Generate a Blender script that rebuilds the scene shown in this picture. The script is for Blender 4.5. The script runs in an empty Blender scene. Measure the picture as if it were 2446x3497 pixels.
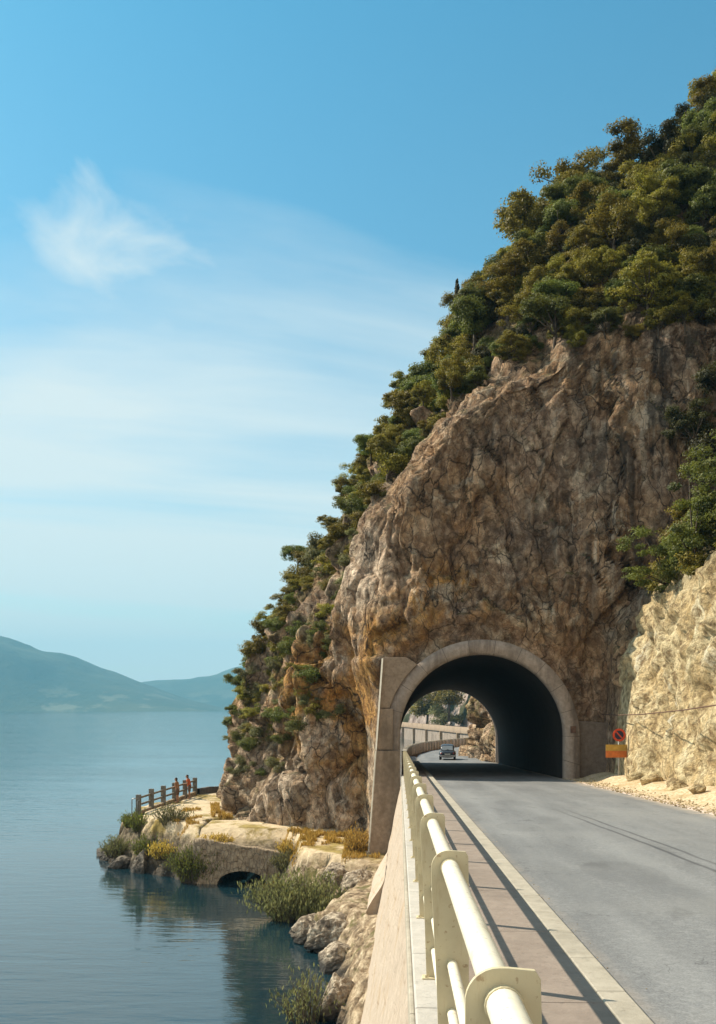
import bpy, math, random
import numpy as np
from mathutils import Vector, Matrix
rng = np.random.RandomState(7); random.seed(7)
sc = bpy.context.scene; col = sc.collection
PI = math.pi

# ------------------------------------------------------------------ camera
CAMZ = 9.0; YAW = math.radians(2.39); F = 3400.0
cd = bpy.data.cameras.new('camera'); cam = bpy.data.objects.new('camera', cd); col.objects.link(cam)
cam.location = (0, 0, CAMZ); cam.rotation_euler = (PI/2, 0, YAW)
cd.sensor_fit = 'VERTICAL'; cd.sensor_height = 36; cd.lens = 36*F/3497
cd.shift_y = (2420-1748.5)/3497; cd.clip_start = .05; cd.clip_end = 40000
sc.camera = cam
SUN = Vector((-1.03, .52, 1.08)).normalized()

def proj(x, y, z):       # where a world point shows in the photograph (for choosing which plants stand on the ridge line)
    c, s = math.cos(YAW), math.sin(YAW)
    r = x*c + y*s; f = -x*s + y*c
    return 1223 + F*r/f, 2420 - F*(z-CAMZ)/f

# ------------------------------------------------------------------ numpy gradient noise
_p = np.arange(256); np.random.RandomState(3).shuffle(_p); _p = np.concatenate([_p, _p, _p])
_g = np.random.RandomState(5).normal(size=(256, 3)); _g /= np.linalg.norm(_g, axis=1)[:, None]
def noise(x, y, z):
    x, y, z = [np.asarray(a, float) for a in np.broadcast_arrays(x, y, z)]
    xi, yi, zi = np.floor(x).astype(int), np.floor(y).astype(int), np.floor(z).astype(int)
    xf, yf, zf = x-xi, y-yi, z-zi; xi &= 255; yi &= 255; zi &= 255
    u, v, w = [t*t*t*(t*(t*6-15)+10) for t in (xf, yf, zf)]
    def G(i, j, k):
        g = _g[_p[_p[_p[(xi+i) & 255]+((yi+j) & 255)]+((zi+k) & 255)]]
        return g[..., 0]*(xf-i)+g[..., 1]*(yf-j)+g[..., 2]*(zf-k)
    L = lambda a, b, t: a+t*(b-a)
    return 1.5*L(L(L(G(0,0,0), G(1,0,0), u), L(G(0,1,0), G(1,1,0), u), v), L(L(G(0,0,1), G(1,0,1), u), L(G(0,1,1), G(1,1,1), u), v), w)
def fbm(x, y, z, o=4, gain=.5):
    a, s, f = 1., 0., 1.
    for i in range(o): s = s+a*noise(x*f+i*17.3, y*f+i*5.1, z*f+i*9.7); a *= gain; f *= 2.03
    return s
def ridged(x, y, z, o=4):
    a, s, f = 1., 0., 1.
    for i in range(o): s = s+a*(1-2*np.abs(noise(x*f+i*7.3, y*f+i*3.1, z*f+i*1.7))); a *= .5; f *= 2.1
    return s/1.6
def worley(x, y, z):
    # nearest cell: distance, gap to the second nearest, cell hash, offset from the cell's point
    xi, yi, zi = np.floor(x).astype(int), np.floor(y).astype(int), np.floor(z).astype(int)
    F1 = np.full(x.shape, 9.); F2 = np.full(x.shape, 9.); H = np.zeros(x.shape, int); O = np.zeros(x.shape+(3,))
    P = np.stack([x, y, z], -1)
    for i in (-1, 0, 1):
        for j in (-1, 0, 1):
            for k in (-1, 0, 1):
                h = _p[_p[_p[(xi+i) & 255]+((yi+j) & 255)]+((zi+k) & 255)]
                c = np.stack([xi+i, yi+j, zi+k], -1)+.5+.48*_g[h]; d = P-c; L = np.sqrt((d*d).sum(-1)); m = L < F1
                F2 = np.where(m, F1, np.minimum(F2, L)); F1 = np.where(m, L, F1); H = np.where(m, h, H); O = np.where(m[..., None], d, O)
    return F1, F2-F1, H, O
_rv = np.random.RandomState(9).uniform(-1, 1, (256, 4))
def blocks(x, y, z, tilt=.8, crack=.4, cw=.06):
    f, g, h, o = worley(x, y, z); r = _rv[h]
    return .5*r[..., 3]+tilt*(o*r[..., :3]).sum(-1)-crack*np.exp(-g/cw)
def sstep(a, b, x):
    t = np.clip((x-a)/(b-a), 0, 1); return t*t*(3-2*t)

# ------------------------------------------------------------------ mesh helpers
class MB:
    def __init__(s): s.v = []; s.f = []
    def add(s, vs, fs):
        n = len(s.v); s.v += [tuple(map(float, v)) for v in vs]; s.f += [tuple(i+n for i in f) for f in fs]; return s
    def box(s, x0, x1, y0, y1, z0, z1):
        return s.add([(x0,y0,z0),(x1,y0,z0),(x1,y1,z0),(x0,y1,z0),(x0,y0,z1),(x1,y0,z1),(x1,y1,z1),(x0,y1,z1)],
                     [(0,3,2,1),(4,5,6,7),(0,1,5,4),(1,2,6,5),(2,3,7,6),(3,0,4,7)])
    def hexa(s, p):      # eight corners, bottom four then top four
        return s.add(p, [(0,3,2,1),(4,5,6,7),(0,1,5,4),(1,2,6,5),(2,3,7,6),(3,0,4,7)])
    def tube(s, pts, rad, n=10, cap=True):
        pts = [Vector(p) for p in pts]; rad = rad if isinstance(rad, (list, tuple)) else [rad]*len(pts)
        b = len(s.v)
        up = Vector((0,0,1))
        for i, p in enumerate(pts):
            d = (pts[min(i+1, len(pts)-1)]-pts[max(i-1, 0)]).normalized()
            a = d.cross(up)
            if a.length < .05: a = d.cross(Vector((0,1,0)))
            a.normalize(); c = a.cross(d)
            for k in range(n):
                t = 2*PI*k/n; s.v.append(tuple(p+rad[i]*(a*math.cos(t)+c*math.sin(t))))
        for i in range(len(pts)-1):
            for k in range(n):
                s.f.append((b+i*n+k, b+i*n+(k+1) % n, b+(i+1)*n+(k+1) % n, b+(i+1)*n+k))
        if cap:
            s.f.append(tuple(b+k for k in range(n))[::-1]); e = b+(len(pts)-1)*n; s.f.append(tuple(e+k for k in range(n)))
        return s
    def prism(s, prof, y0, y1, zs=0.0):  # XZ outline, extruded along Y (zs: fall per metre)
        n = len(prof); b = len(s.v)
        for y in (y0, y1): s.v += [(x, y, z+zs*(y-y0)) for x, z in prof]
        s.f.append(tuple(b+i for i in range(n))); s.f.append(tuple(b+n+i for i in range(n))[::-1])
        for i in range(n): s.f.append((b+i, b+n+i, b+n+(i+1) % n, b+(i+1) % n))
        return s
    def sphere(s, c, r, n=10, m=7):
        r = r if isinstance(r, (tuple, list)) else (r, r, r); b = len(s.v)
        s.v.append((c[0], c[1], c[2]-r[2]))
        for i in range(1, m):
            a = -PI/2+PI*i/m
            for k in range(n): t = 2*PI*k/n; s.v.append((c[0]+r[0]*math.cos(a)*math.cos(t), c[1]+r[1]*math.cos(a)*math.sin(t), c[2]+r[2]*math.sin(a)))
        s.v.append((c[0], c[1], c[2]+r[2])); top = len(s.v)-1
        for k in range(n):
            s.f.append((b, b+1+(k+1) % n, b+1+k)); e = b+1+(m-2)*n; s.f.append((top, e+k, e+(k+1) % n))
            for i in range(m-2): q = b+1+i*n; s.f.append((q+k, q+(k+1) % n, q+n+(k+1) % n, q+n+k))
        return s
    def build(s, name, mat, parent=None, smooth=False, bevel=0):
        me = bpy.data.meshes.new(name); me.from_pydata(s.v, [], s.f); me.update()
        return link(name, me, mat, parent, smooth, bevel)
def link(name, me, mat, parent=None, smooth=False, bevel=0):
    o = bpy.data.objects.new(name, me); col.objects.link(o)
    if mat: me.materials.append(mat)
    if smooth: me.polygons.foreach_set('use_smooth', [True]*len(me.polygons))
    if parent: o.parent = parent
    if bevel:
        b = o.modifiers.new('bevel', 'BEVEL'); b.width = bevel; b.segments = 2; b.limit_method = 'ANGLE'; b.angle_limit = .6
    return o
def npmesh(name, V, Fq, mat, parent=None, smooth=True):
    me = bpy.data.meshes.new(name); V = np.asarray(V, np.float32); Fq = np.asarray(Fq, np.int32)
    k = Fq.shape[1]
    me.vertices.add(len(V)); me.vertices.foreach_set('co', V.ravel())
    me.loops.add(Fq.size); me.loops.foreach_set('vertex_index', Fq.ravel())
    me.polygons.add(len(Fq)); me.polygons.foreach_set('loop_start', np.arange(len(Fq), dtype=np.int32)*k)
    me.update(calc_edges=True); me.validate()
    return link(name, me, mat, parent, smooth)
def gridfaces(r, c):
    i = np.arange(r-1)[:, None]*c+np.arange(c-1)[None, :]
    return np.stack([i, i+1, i+c+1, i+c], -1).reshape(-1, 4)
def empty(name, loc, rz=0, label=None, cat=None, group=None):
    o = bpy.data.objects.new(name, None); col.objects.link(o); o.location = loc; o.rotation_euler = (0, 0, rz); o.empty_display_size = .3
    return tag(o, label, cat, group)
def tag(o, label=None, cat=None, group=None, kind=None):
    if label: o['label'] = label
    if cat: o['category'] = cat
    if group: o['group'] = group
    if kind: o['kind'] = kind
    return o
def copy_tree(src, parent=None):
    c = src.copy(); col.objects.link(c); c.parent = parent
    for ch in src.children: copy_tree(ch, c)
    return c

# ------------------------------------------------------------------ material helpers
class NT:
    def __init__(s, m): s.nt = m.node_tree; s.n = s.nt.nodes; s.l = s.nt.links
    def node(s, t, **kw):
        x = s.n.new(t)
        for k, v in kw.items(): setattr(x, k, v)
        return x
    def put(s, sock, v):
        if hasattr(v, 'is_output'): s.l.new(v, sock)
        elif v is not None: sock.default_value = v
    def math(s, op, a, b=None, c=None, clamp=False):
        x = s.node('ShaderNodeMath', operation=op, use_clamp=clamp); s.put(x.inputs[0], a)
        if b is not None: s.put(x.inputs[1], b)
        if c is not None: s.put(x.inputs[2], c)
        return x.outputs[0]
    def vec(s, v, scale): x = s.node('ShaderNodeVectorMath', operation='MULTIPLY'); s.put(x.inputs[0], v); x.inputs[1].default_value = scale; return x.outputs[0]
    def pos(s): return s.node('ShaderNodeNewGeometry').outputs['Position']
    def obj(s): return s.node('ShaderNodeTexCoord').outputs['Object']
    def sep(s, v): x = s.node('ShaderNodeSeparateXYZ'); s.put(x.inputs[0], v); return x.outputs
    def noise(s, v, scale, detail=6, rough=.6, dist=0):
        x = s.node('ShaderNodeTexNoise'); s.put(x.inputs['Vector'], v); x.inputs['Scale'].default_value = scale
        x.inputs['Detail'].default_value = detail; x.inputs['Roughness'].default_value = rough; x.inputs['Distortion'].default_value = dist; return x.outputs[0]
    def voro(s, v, scale, feature='F1'):
        x = s.node('ShaderNodeTexVoronoi', feature=feature); s.put(x.inputs['Vector'], v); x.inputs['Scale'].default_value = scale; return x.outputs[0]
    def ramp(s, fac, stops):
        x = s.node('ShaderNodeValToRGB'); s.put(x.inputs[0], fac); e = x.color_ramp.elements
        while len(e) < len(stops): e.new(.5)
        for el, (p, c) in zip(e, stops): el.position = p; el.color = (*c, 1) if len(c) == 3 else c
        return x.outputs[0]
    def rng(s, fac, a, b, c=0., d=1.):
        x = s.node('ShaderNodeMapRange'); s.put(x.inputs[0], fac)
        for i, v in enumerate((a, b, c, d)): x.inputs[1+i].default_value = v
        return x.outputs[0]
    def mix(s, fac, a, b, mode='MIX'):
        x = s.node('ShaderNodeMix', data_type='RGBA', blend_type=mode); s.put(x.inputs[0], fac)
        for i, v in ((6, a), (7, b)): s.put(x.inputs[i], (*v, 1) if isinstance(v, tuple) and len(v) == 3 else v)
        return x.outputs[2]
    def bump(s, h, strength=.5, dist=.1, nrm=None):
        x = s.node('ShaderNodeBump'); s.put(x.inputs['Height'], h); x.inputs['Strength'].default_value = strength; x.inputs['Distance'].default_value = dist
        if nrm is not None: s.put(x.inputs['Normal'], nrm)
        return x.outputs[0]
MATS = {}
def mat(name, fn=None, rough=.8, color=None, metal=0.):
    m = bpy.data.materials.new(name); m.use_nodes = True; n = NT(m); b = n.n['Principled BSDF']
    b.inputs['Roughness'].default_value = rough; b.inputs['Metallic'].default_value = metal
    if color: b.inputs['Base Color'].default_value = (*color, 1)
    b.inputs['Specular IOR Level'].default_value = .3
    if fn: fn(n, b)
    MATS[name] = m; return m
def simple(name, c, rough=.6, var=.25, scale=4., metal=0., bump=0.):
    def fn(n, b):
        v = n.noise(n.obj(), scale, 6)
        n.put(b.inputs['Base Color'], n.mix(n.rng(v, .35, .65), tuple(x*(1-var) for x in c), tuple(x*(1+var) for x in c)))
        if bump: n.put(b.inputs['Normal'], n.bump(v, .5, bump))
    return mat(name, fn, rough, None, metal)

def cliff_fn(n, b):
    p = n.pos(); x, y, z = n.sep(p)
    wob = n.noise(p, .35, 5); pw = n.node('ShaderNodeVectorMath', operation='ADD'); n.put(pw.inputs[0], p)
    sc3 = n.node('ShaderNodeVectorMath', operation='SCALE'); n.put(sc3.inputs[0], n.node('ShaderNodeTexNoise').outputs[1]); sc3.inputs[3].default_value = 0
    n.put(pw.inputs[1], sc3.outputs[0]); q = pw.outputs[0]
    wn = n.node('ShaderNodeTexNoise'); n.put(wn.inputs['Vector'], p); wn.inputs['Scale'].default_value = .8; wn.inputs['Detail'].default_value = 4
    pw2 = n.node('ShaderNodeVectorMath', operation='MULTIPLY_ADD'); n.put(pw2.inputs[0], wn.outputs[1]); pw2.inputs[1].default_value = (1.1, 1.1, 1.1); n.put(pw2.inputs[2], p)
    streak = n.noise(n.vec(q, (1, 1, .13)), 1.15, 8, .62, .4)
    blot = n.noise(n.vec(q, (1, 1, .6)), .30, 7, .62)
    fine = n.noise(q, 2.6, 10, .68)
    c = n.ramp(streak, [(.3, (.085, .055, .035)), (.43, (.235, .165, .12)), (.53, (.44, .325, .24)), (.63, (.80, .67, .53))])
    c = n.mix(n.rng(blot, .35, .62), c, (.19, .135, .10))
    c2 = n.ramp(fine, [(.36, (.10, .065, .042)), (.5, (.37, .285, .215)), (.62, (.76, .66, .54))])
    c = n.mix(.45, c, c2)
    och = n.noise(q, .22, 6, .6)
    low = n.math('MULTIPLY', n.rng(z, 14.5, 10), n.math('MULTIPLY', n.rng(x, .5, -1.2), n.math('MULTIPLY', n.rng(x, -8.5, -5), n.rng(z, 3.5, 5.5))))
    def spot(cx, cy, cz, r):
        q_ = n.node('ShaderNodeVectorMath', operation='DISTANCE'); n.put(q_.inputs[0], p); q_.inputs[1].default_value = (cx, cy, cz)
        return n.rng(n.math('ADD', q_.outputs[1], n.math('MULTIPLY', n.math('SUBTRACT', n.noise(p, .8, 6, .65), .5), 5.)), r, r*.45)
    low = n.math('MAXIMUM', low, n.math('MULTIPLY', n.math('MAXIMUM', spot(2.2, 46.3, 13.6, 2.6), spot(-.6, 47, 12.6, 2.4)), .8))
    slab = n.math('MAXIMUM', n.math('MAXIMUM', spot(-2.2, 48.3, 15.8, 3.0), spot(-4.6, 51.5, 7.6, 1.8)), n.math('MAXIMUM', spot(-7.5, 54, 4.2, 3.2), spot(-4.2, 51.5, 4.0, 2.6)))
    of = n.math('MULTIPLY', n.rng(och, .42, .55), n.math('ADD', .30, n.math('MULTIPLY', low, 1.1)), clamp=True)
    c = n.mix(of, c, n.mix(n.rng(fine, .35, .65), (.28, .14, .045), (.62, .38, .13)))
    # pale broken rock at the foot and along freshly split edges
    pale = n.noise(q, .5, 7, .65, .6)
    pf = n.math('ADD', n.math('MULTIPLY', n.rng(z, 8, 4), .45), n.rng(pale, .55, .62), clamp=True)
    c = n.mix(n.math('MULTIPLY', pf, .75), c, n.mix(n.rng(fine, .36, .6), (.30, .25, .19), (.66, .60, .49)))
    c = n.mix(n.math('MULTIPLY', slab, .8), c, n.mix(n.rng(fine, .38, .6), (.36, .28, .22), (.82, .73, .62)))
    # dark water stains hanging down the overhang
    st = n.noise(n.vec(q, (1, 1, .05)), 1.0, 5, .55)
    sf = n.math('MULTIPLY', n.rng(st, .50, .58), n.math('MULTIPLY', n.rng(x, 2, 12), n.math('MULTIPLY', n.rng(y, 60, 50), n.rng(z, 12, 16))))
    dr = n.noise(n.vec(q, (1, 1, .06)), 1.6, 5, .6); df = n.math('MULTIPLY', n.rng(dr, .55, .64), n.math('MULTIPLY', n.rng(x, 3, 8), n.math('MULTIPLY', n.rng(y, 60, 50), n.rng(z, 12, 16))))
    c = n.mix(n.math('MULTIPLY', df, .75), c, (.62, .56, .47))
    c = n.mix(n.math('MULTIPLY', sf, .8), c, (.045, .038, .033))
    # soil, moss and scrub cover on the lake flank and the top
    fl = n.node('ShaderNodeNewGeometry').outputs['True Normal']; nx, ny, nz = n.sep(fl)
    mo = n.noise(q, .55, 8, .66)
    mf = n.math('MULTIPLY', n.math('MULTIPLY', n.rng(mo, .47, .56), n.math('SUBTRACT', 1., slab)), n.math('MAXIMUM', n.rng(nz, .45, .7), n.math('MULTIPLY', n.rng(y, 50.5, 54), n.math('MULTIPLY', n.rng(z, 5.0, 8), .9))), clamp=True)
    c = n.mix(n.math('MULTIPLY', mf, .85), c, n.mix(n.rng(fine, .4, .6), (.045, .05, .018), (.14, .13, .045)))
    n.put(b.inputs['Base Color'], c)
    cr = n.voro(n.vec(pw2.outputs[0], (1, 1, .45)), 1.0, 'DISTANCE_TO_EDGE'); cr2 = n.voro(n.vec(pw2.outputs[0], (1, 1, .6)), 2.9, 'DISTANCE_TO_EDGE')
    vc = n.node('ShaderNodeTexVoronoi'); n.put(vc.inputs['Vector'], n.vec(pw2.outputs[0], (1, 1, .45))); vc.inputs['Scale'].default_value = 1.3
    vd_ = n.node('ShaderNodeTexVoronoi'); n.put(vd_.inputs['Vector'], n.vec(pw2.outputs[0], (1, 1, .7))); vd_.inputs['Scale'].default_value = 3.6
    tone = n.math('ADD', n.math('MULTIPLY', n.sep(vc.outputs[1])[0], .55), n.math('MULTIPLY', n.sep(vd_.outputs[1])[1], .5))
    tv = n.node('ShaderNodeHueSaturation'); n.put(tv.inputs['Color'], c); n.put(tv.inputs['Value'], n.rng(tone, .15, .9, .62, 1.45)); c = tv.outputs[0]
    c = n.mix(n.math('MULTIPLY', n.rng(cr, .035, .0), n.rng(wob, .4, .55)), c, (.035, .026, .02)); c = n.mix(n.math('MULTIPLY', n.rng(cr2, .05, .0), .55), c, (.05, .038, .028))
    n.put(b.inputs['Base Color'], n.mix(1., c, (1.12, 1.0, .87), 'MULTIPLY'))
    h = n.math('ADD', n.math('MULTIPLY', fine, 1.0), n.math('ADD', n.math('MULTIPLY', streak, 1.0), n.math('MULTIPLY', n.rng(cr, 0, .12), .12)))
    n.put(b.inputs['Normal'], n.bump(h, 1.0, .6))
mat('cliff rock', cliff_fn, .95)
def pale_fn(n, b):
    p = n.pos(); z = n.sep(p)[2]
    a = n.noise(n.vec(p, (1, 1, .6)), .8, 9, .68, .6); f = n.noise(p, 3.5, 9, .7)
    dk = n.noise(p, .6, 7, .7, 1.0)
    c = n.ramp(a, [(.33, (.52, .35, .15)), (.45, (.75, .57, .31)), (.58, (.84, .70, .43)), (.7, (.90, .82, .62))])
    c = n.mix(n.rng(f, .56, .40), c, (.30, .21, .11))
    c = n.mix(n.math('MULTIPLY', n.rng(dk, .54, .63), .55), c, (.22, .17, .08))
    g = n.math('MULTIPLY', n.rng(z, 13.2, 15.2), 1.0)
    c = n.mix(g, c, n.mix(n.rng(f, .4, .6), (.06, .05, .025), (.15, .12, .06)))
    n.put(b.inputs['Base Color'], c)
    n.put(b.inputs['Normal'], n.bump(n.math('ADD', f, a), 1.0, .32))
mat('pale rock', pale_fn, .95)
def shore_fn(n, b):
    p = n.pos(); z = n.sep(p)[2]; y = n.sep(p)[1]
    f = n.noise(p, 3.0, 9, .7); a = n.noise(p, .45, 7, .65); g = n.noise(p, 1.4, 6, .6)
    rock = n.ramp(f, [(.35, (.10, .07, .045)), (.5, (.31, .225, .14)), (.64, (.64, .51, .35))])
    dirt = n.mix(n.rng(f, .35, .65), (.58, .44, .27), (.74, .59, .39))
    gr = n.mix(n.rng(g, .35, .65), (.23, .16, .045), (.42, .31, .10))
    top = n.mix(n.rng(a, .50, .58), dirt, gr)
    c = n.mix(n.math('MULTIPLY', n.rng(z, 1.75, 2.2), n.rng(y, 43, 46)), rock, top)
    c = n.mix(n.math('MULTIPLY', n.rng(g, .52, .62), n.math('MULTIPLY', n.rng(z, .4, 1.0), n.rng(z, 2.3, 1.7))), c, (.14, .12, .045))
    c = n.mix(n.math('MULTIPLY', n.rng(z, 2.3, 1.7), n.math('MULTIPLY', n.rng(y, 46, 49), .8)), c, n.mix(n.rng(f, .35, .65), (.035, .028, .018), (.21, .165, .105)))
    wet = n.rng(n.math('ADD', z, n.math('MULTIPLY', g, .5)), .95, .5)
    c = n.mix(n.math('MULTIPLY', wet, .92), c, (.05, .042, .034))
    n.put(b.inputs['Base Color'], c); n.put(b.inputs['Normal'], n.bump(f, .9, .18))
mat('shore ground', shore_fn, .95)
def boulder_fn(n, b):
    p = n.pos(); z = n.sep(p)[2]; f = n.noise(p, 4.0, 9, .7); g = n.noise(p, 1.3, 5)
    c = n.ramp(f, [(.35, (.08, .06, .045)), (.5, (.29, .225, .16)), (.64, (.68, .58, .44))])
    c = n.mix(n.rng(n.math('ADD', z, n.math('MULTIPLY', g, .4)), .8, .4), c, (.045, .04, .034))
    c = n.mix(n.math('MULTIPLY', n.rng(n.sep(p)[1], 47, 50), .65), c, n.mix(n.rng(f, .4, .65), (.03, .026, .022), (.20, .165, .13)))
    n.put(b.inputs['Base Color'], c); n.put(b.inputs['Normal'], n.bump(f, 1, .12))
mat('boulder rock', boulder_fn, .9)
def water_fn(n, b):
    p = n.pos(); y = n.sep(p)[1]
    b.inputs['Base Color'].default_value = (.008, .028, .038, 1); b.inputs['Roughness'].default_value = .06; b.inputs['IOR'].default_value = 1.75
    b.inputs['Specular IOR Level'].default_value = .5
    w1 = n.noise(n.vec(p, (.45, 1.5, 1)), .9, 4, .5, .3); w2 = n.noise(n.vec(p, (.5, 1.3, 1)), 3.2, 3, .5); w3 = n.noise(n.vec(p, (.3, 1.0, 1)), .16, 3, .5)
    h = n.math('ADD', n.math('MULTIPLY', w1, .5), n.math('ADD', n.math('MULTIPLY', w2, .10), n.math('MULTIPLY', w3, .8)))
    calm = n.noise(n.vec(p, (.25, 1, 1)), .05, 3)
    x = n.node('ShaderNodeBump'); n.put(x.inputs['Height'], h); n.put(x.inputs['Distance'], n.rng(y, 70, 1200, .07, .35))
    n.put(x.inputs['Strength'], n.math('MULTIPLY', n.rng(calm, .35, .65, .45, 1.), n.rng(y, 60, 900, 1, .9)))
    n.put(b.inputs['Normal'], x.outputs[0])
mat('lake water', water_fn)
def asphalt_fn(n, b):
    p = n.pos(); x, y, z = n.sep(p)
    f = n.noise(p, 60, 3, .7); a = n.noise(n.vec(p, (1, .12, 1)), .9, 6, .6); d = n.noise(p, .4, 6)
    c = n.mix(n.rng(f, .36, .64), (.128, .130, .132), (.272, .274, .276))
    g2 = n.noise(p, 14, 6, .75); c = n.mix(n.rng(g2, .36, .64, 0, .5), c, n.mix(n.rng(g2, .4, .6), (.09, .09, .092), (.33, .33, .32)))
    wt = n.math('ABSOLUTE', n.math('SUBTRACT', n.math('ABSOLUTE', n.math('SUBTRACT', x, 4.45)), 1.55)); c = n.mix(n.math('MULTIPLY', n.rng(n.math('ABSOLUTE', n.math('SUBTRACT', wt, .72)), .32, .08), .22), c, (.30, .30, .295))
    oil = n.rng(n.noise(n.vec(p, (1.2, .5, 1)), 1.6, 5, .6), .62, .72); c = n.mix(n.math('MULTIPLY', oil, .5), c, (.07, .07, .072))
    c = n.mix(n.math('MULTIPLY', n.rng(a, .42, .62), .5), c, (.12, .122, .125))
    c = n.mix(n.math('MULTIPLY', n.rng(d, .5, .7), .35), c, (.28, .275, .26))
    wob = n.math('MULTIPLY', n.math('SUBTRACT', n.noise(p, .5, 2), .5), .15)
    for off in (0., .27):       # two dark tyre marks
        ln = n.math('ABSOLUTE', n.math('ADD', n.math('SUBTRACT', x, n.math('SUBTRACT', 4.72+off, n.math('MULTIPLY', y, .027))), wob))
        m = n.math('MULTIPLY', n.rng(ln, .05, .02), n.math('MULTIPLY', n.rng(y, 27, 22), n.rng(a, .2, .5)))
        c = n.mix(n.math('MULTIPLY', m, .7), c, (.05, .05, .055))
    ck = n.math('ABSOLUTE', n.math('SUBTRACT', n.noise(p, .35, 6, .6, .3), .5)); c = n.mix(n.math('MULTIPLY', n.rng(ck, .0035, .0), n.math('MULTIPLY', n.rng(n.noise(p, .25, 2), .48, .55), .6)), c, (.05, .05, .05))
    pt = n.rng(n.voro(n.vec(p, (.5, .22, 1)), 1.0), .28, .26); c = n.mix(n.math('MULTIPLY', pt, .22), c, (.11, .11, .112))
    dust = n.math('ADD', n.math('MULTIPLY', n.rng(x, 7.0, 7.45), 1.), n.math('MULTIPLY', n.rng(x, 1.75, 1.52), .5), clamp=True)
    c = n.mix(n.math('MULTIPLY', dust, n.rng(n.noise(p, 2.2, 6), .35, .6)), c, (.44, .36, .28))
    n.put(b.inputs['Base Color'], c); n.put(b.inputs['Normal'], n.bump(f, .35, .01)); b.inputs['Roughness'].default_value = .75
mat('asphalt', asphalt_fn)
def conc_fn(c0, c1, stain=.5, sc=1.):
    def fn(n, b):
        p = n.pos(); f = n.noise(p, 5*sc, 9, .68); a = n.noise(n.vec(p, (1, 1, .35)), .8*sc, 6, .6); s = n.noise(p, 22*sc, 5, .6)
        c = n.mix(n.rng(f, .32, .68), c0, c1)
        c = n.mix(n.math('MULTIPLY', n.rng(a, .5, .68), stain), c, tuple(v*.5 for v in c0))
        c = n.mix(n.math('MULTIPLY', n.rng(s, .6, .68), .5), c, tuple(v*.55 for v in c0))
        n.put(b.inputs['Base Color'], c); n.put(b.inputs['Normal'], n.bump(f, .6, .03))
    return fn
mat('portal concrete', conc_fn((.23, .165, .11), (.37, .275, .195), .7), .9)
def ring_fn(n, b):
    conc_fn((.27, .215, .17), (.42, .345, .285), .75)(n, b); p = n.pos(); x, y, z = n.sep(p)
    c = b.inputs['Base Color'].links[0].from_socket
    a = n.math('ARCTAN2', n.math('SUBTRACT', z, AZ), n.math('SUBTRACT', x, AX)); j = n.math('ABSOLUTE', n.math('SUBTRACT', n.math('FRACT', n.math('MULTIPLY', a, 3.5)), .5))
    c = n.mix(n.rng(j, .488, .497), c, (.09, .07, .055))
    st = n.noise(n.vec(p, (1, 1, .12)), 2.2, 6, .65); c = n.mix(n.math('MULTIPLY', n.rng(st, .5, .66), .65), c, (.12, .09, .07))
    n.put(b.inputs['Base Color'], c)
AX, AZ, AR = 3.77, 7.74, 3.75
mat('ring concrete', ring_fn, .9)
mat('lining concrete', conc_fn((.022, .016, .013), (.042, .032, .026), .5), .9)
mat('paving concrete', conc_fn((.24, .19, .155), (.31, .25, .205), .4), .85)
mat('coping concrete', conc_fn((.43, .40, .355), (.54, .50, .45), .25), .85)
mat('kerb stone', conc_fn((.34, .30, .235), (.46, .41, .33), .45), .85)
def wall_fn(n, b):
    p = n.pos(); f = n.noise(p, 5, 9, .7); a = n.noise(n.vec(p, (1, .6, 1)), 1.1, 6, .65)
    r = n.rng(n.voro(n.vec(p, (1, 1.2, 2.4)), 1.0, 'DISTANCE_TO_EDGE'), 0., .05)
    c = n.mix(n.rng(f, .3, .68), (.41, .325, .25), (.55, .45, .355))
    c = n.mix(n.math('MULTIPLY', n.rng(a, .52, .66), .6), c, (.44, .31, .19))
    py, pz = n.sep(p)[1], n.sep(p)[2]; cz_ = n.math('ADD', n.math('MULTIPLY', pz, 2.1), n.math('ADD', n.math('MULTIPLY', py, .22), n.math('MULTIPLY', n.noise(p, .9, 4), .6))); jl = n.math('ABSOLUTE', n.math('SUBTRACT', n.math('FRACT', cz_), .5))
    c = n.mix(n.math('MULTIPLY', n.rng(jl, .43, .5), n.math('MULTIPLY', n.rng(a, .42, .6), .5)), c, (.26, .18, .12)); sp = n.noise(p, 14, 5, .7); c = n.mix(n.math('MULTIPLY', n.rng(sp, .6, .7), .55), c, (.24, .17, .11))
    n.put(b.inputs['Base Color'], c); n.put(b.inputs['Normal'], n.bump(n.math('ADD', f, n.math('MULTIPLY', r, .08)), .8, .06))
mat('dressed pink stone', wall_fn, .9)
def masonry_fn(n, b):
    p = n.obj(); f = n.noise(p, 4, 8, .7); br = n.voro(n.vec(p, (5.5, 2, 2.6)), 1., 'DISTANCE_TO_EDGE')
    c = n.mix(n.rng(f, .3, .68), (.17, .12, .075), (.52, .40, .27)); c = n.mix(n.math('MULTIPLY', n.rng(br, .06, 0.), .4), c, (.08, .065, .05))
    n.put(b.inputs['Base Color'], c); n.put(b.inputs['Normal'], n.bump(n.math('ADD', f, n.rng(br, 0, .1)), .7, .06))
mat('old masonry', masonry_fn, .95)
def verge_fn(n, b):
    p = n.pos(); x = n.sep(p)[0]; f = n.noise(p, 9, 8, .75); a = n.noise(p, .9, 5)
    c = n.ramp(f, [(.35, (.36, .25, .13)), (.5, (.58, .44, .27)), (.65, (.78, .68, .52))])
    c = n.mix(n.math('MULTIPLY', n.rng(x, 8.0, 7.6), .8), c, (.62, .50, .44))
    c = n.mix(n.math('MULTIPLY', n.rng(a, .5, .62), .45), c, (.34, .23, .09))
    n.put(b.inputs['Base Color'], c); n.put(b.inputs['Normal'], n.bump(f, .9, .05))
mat('gravel verge', verge_fn, .95)
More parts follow.
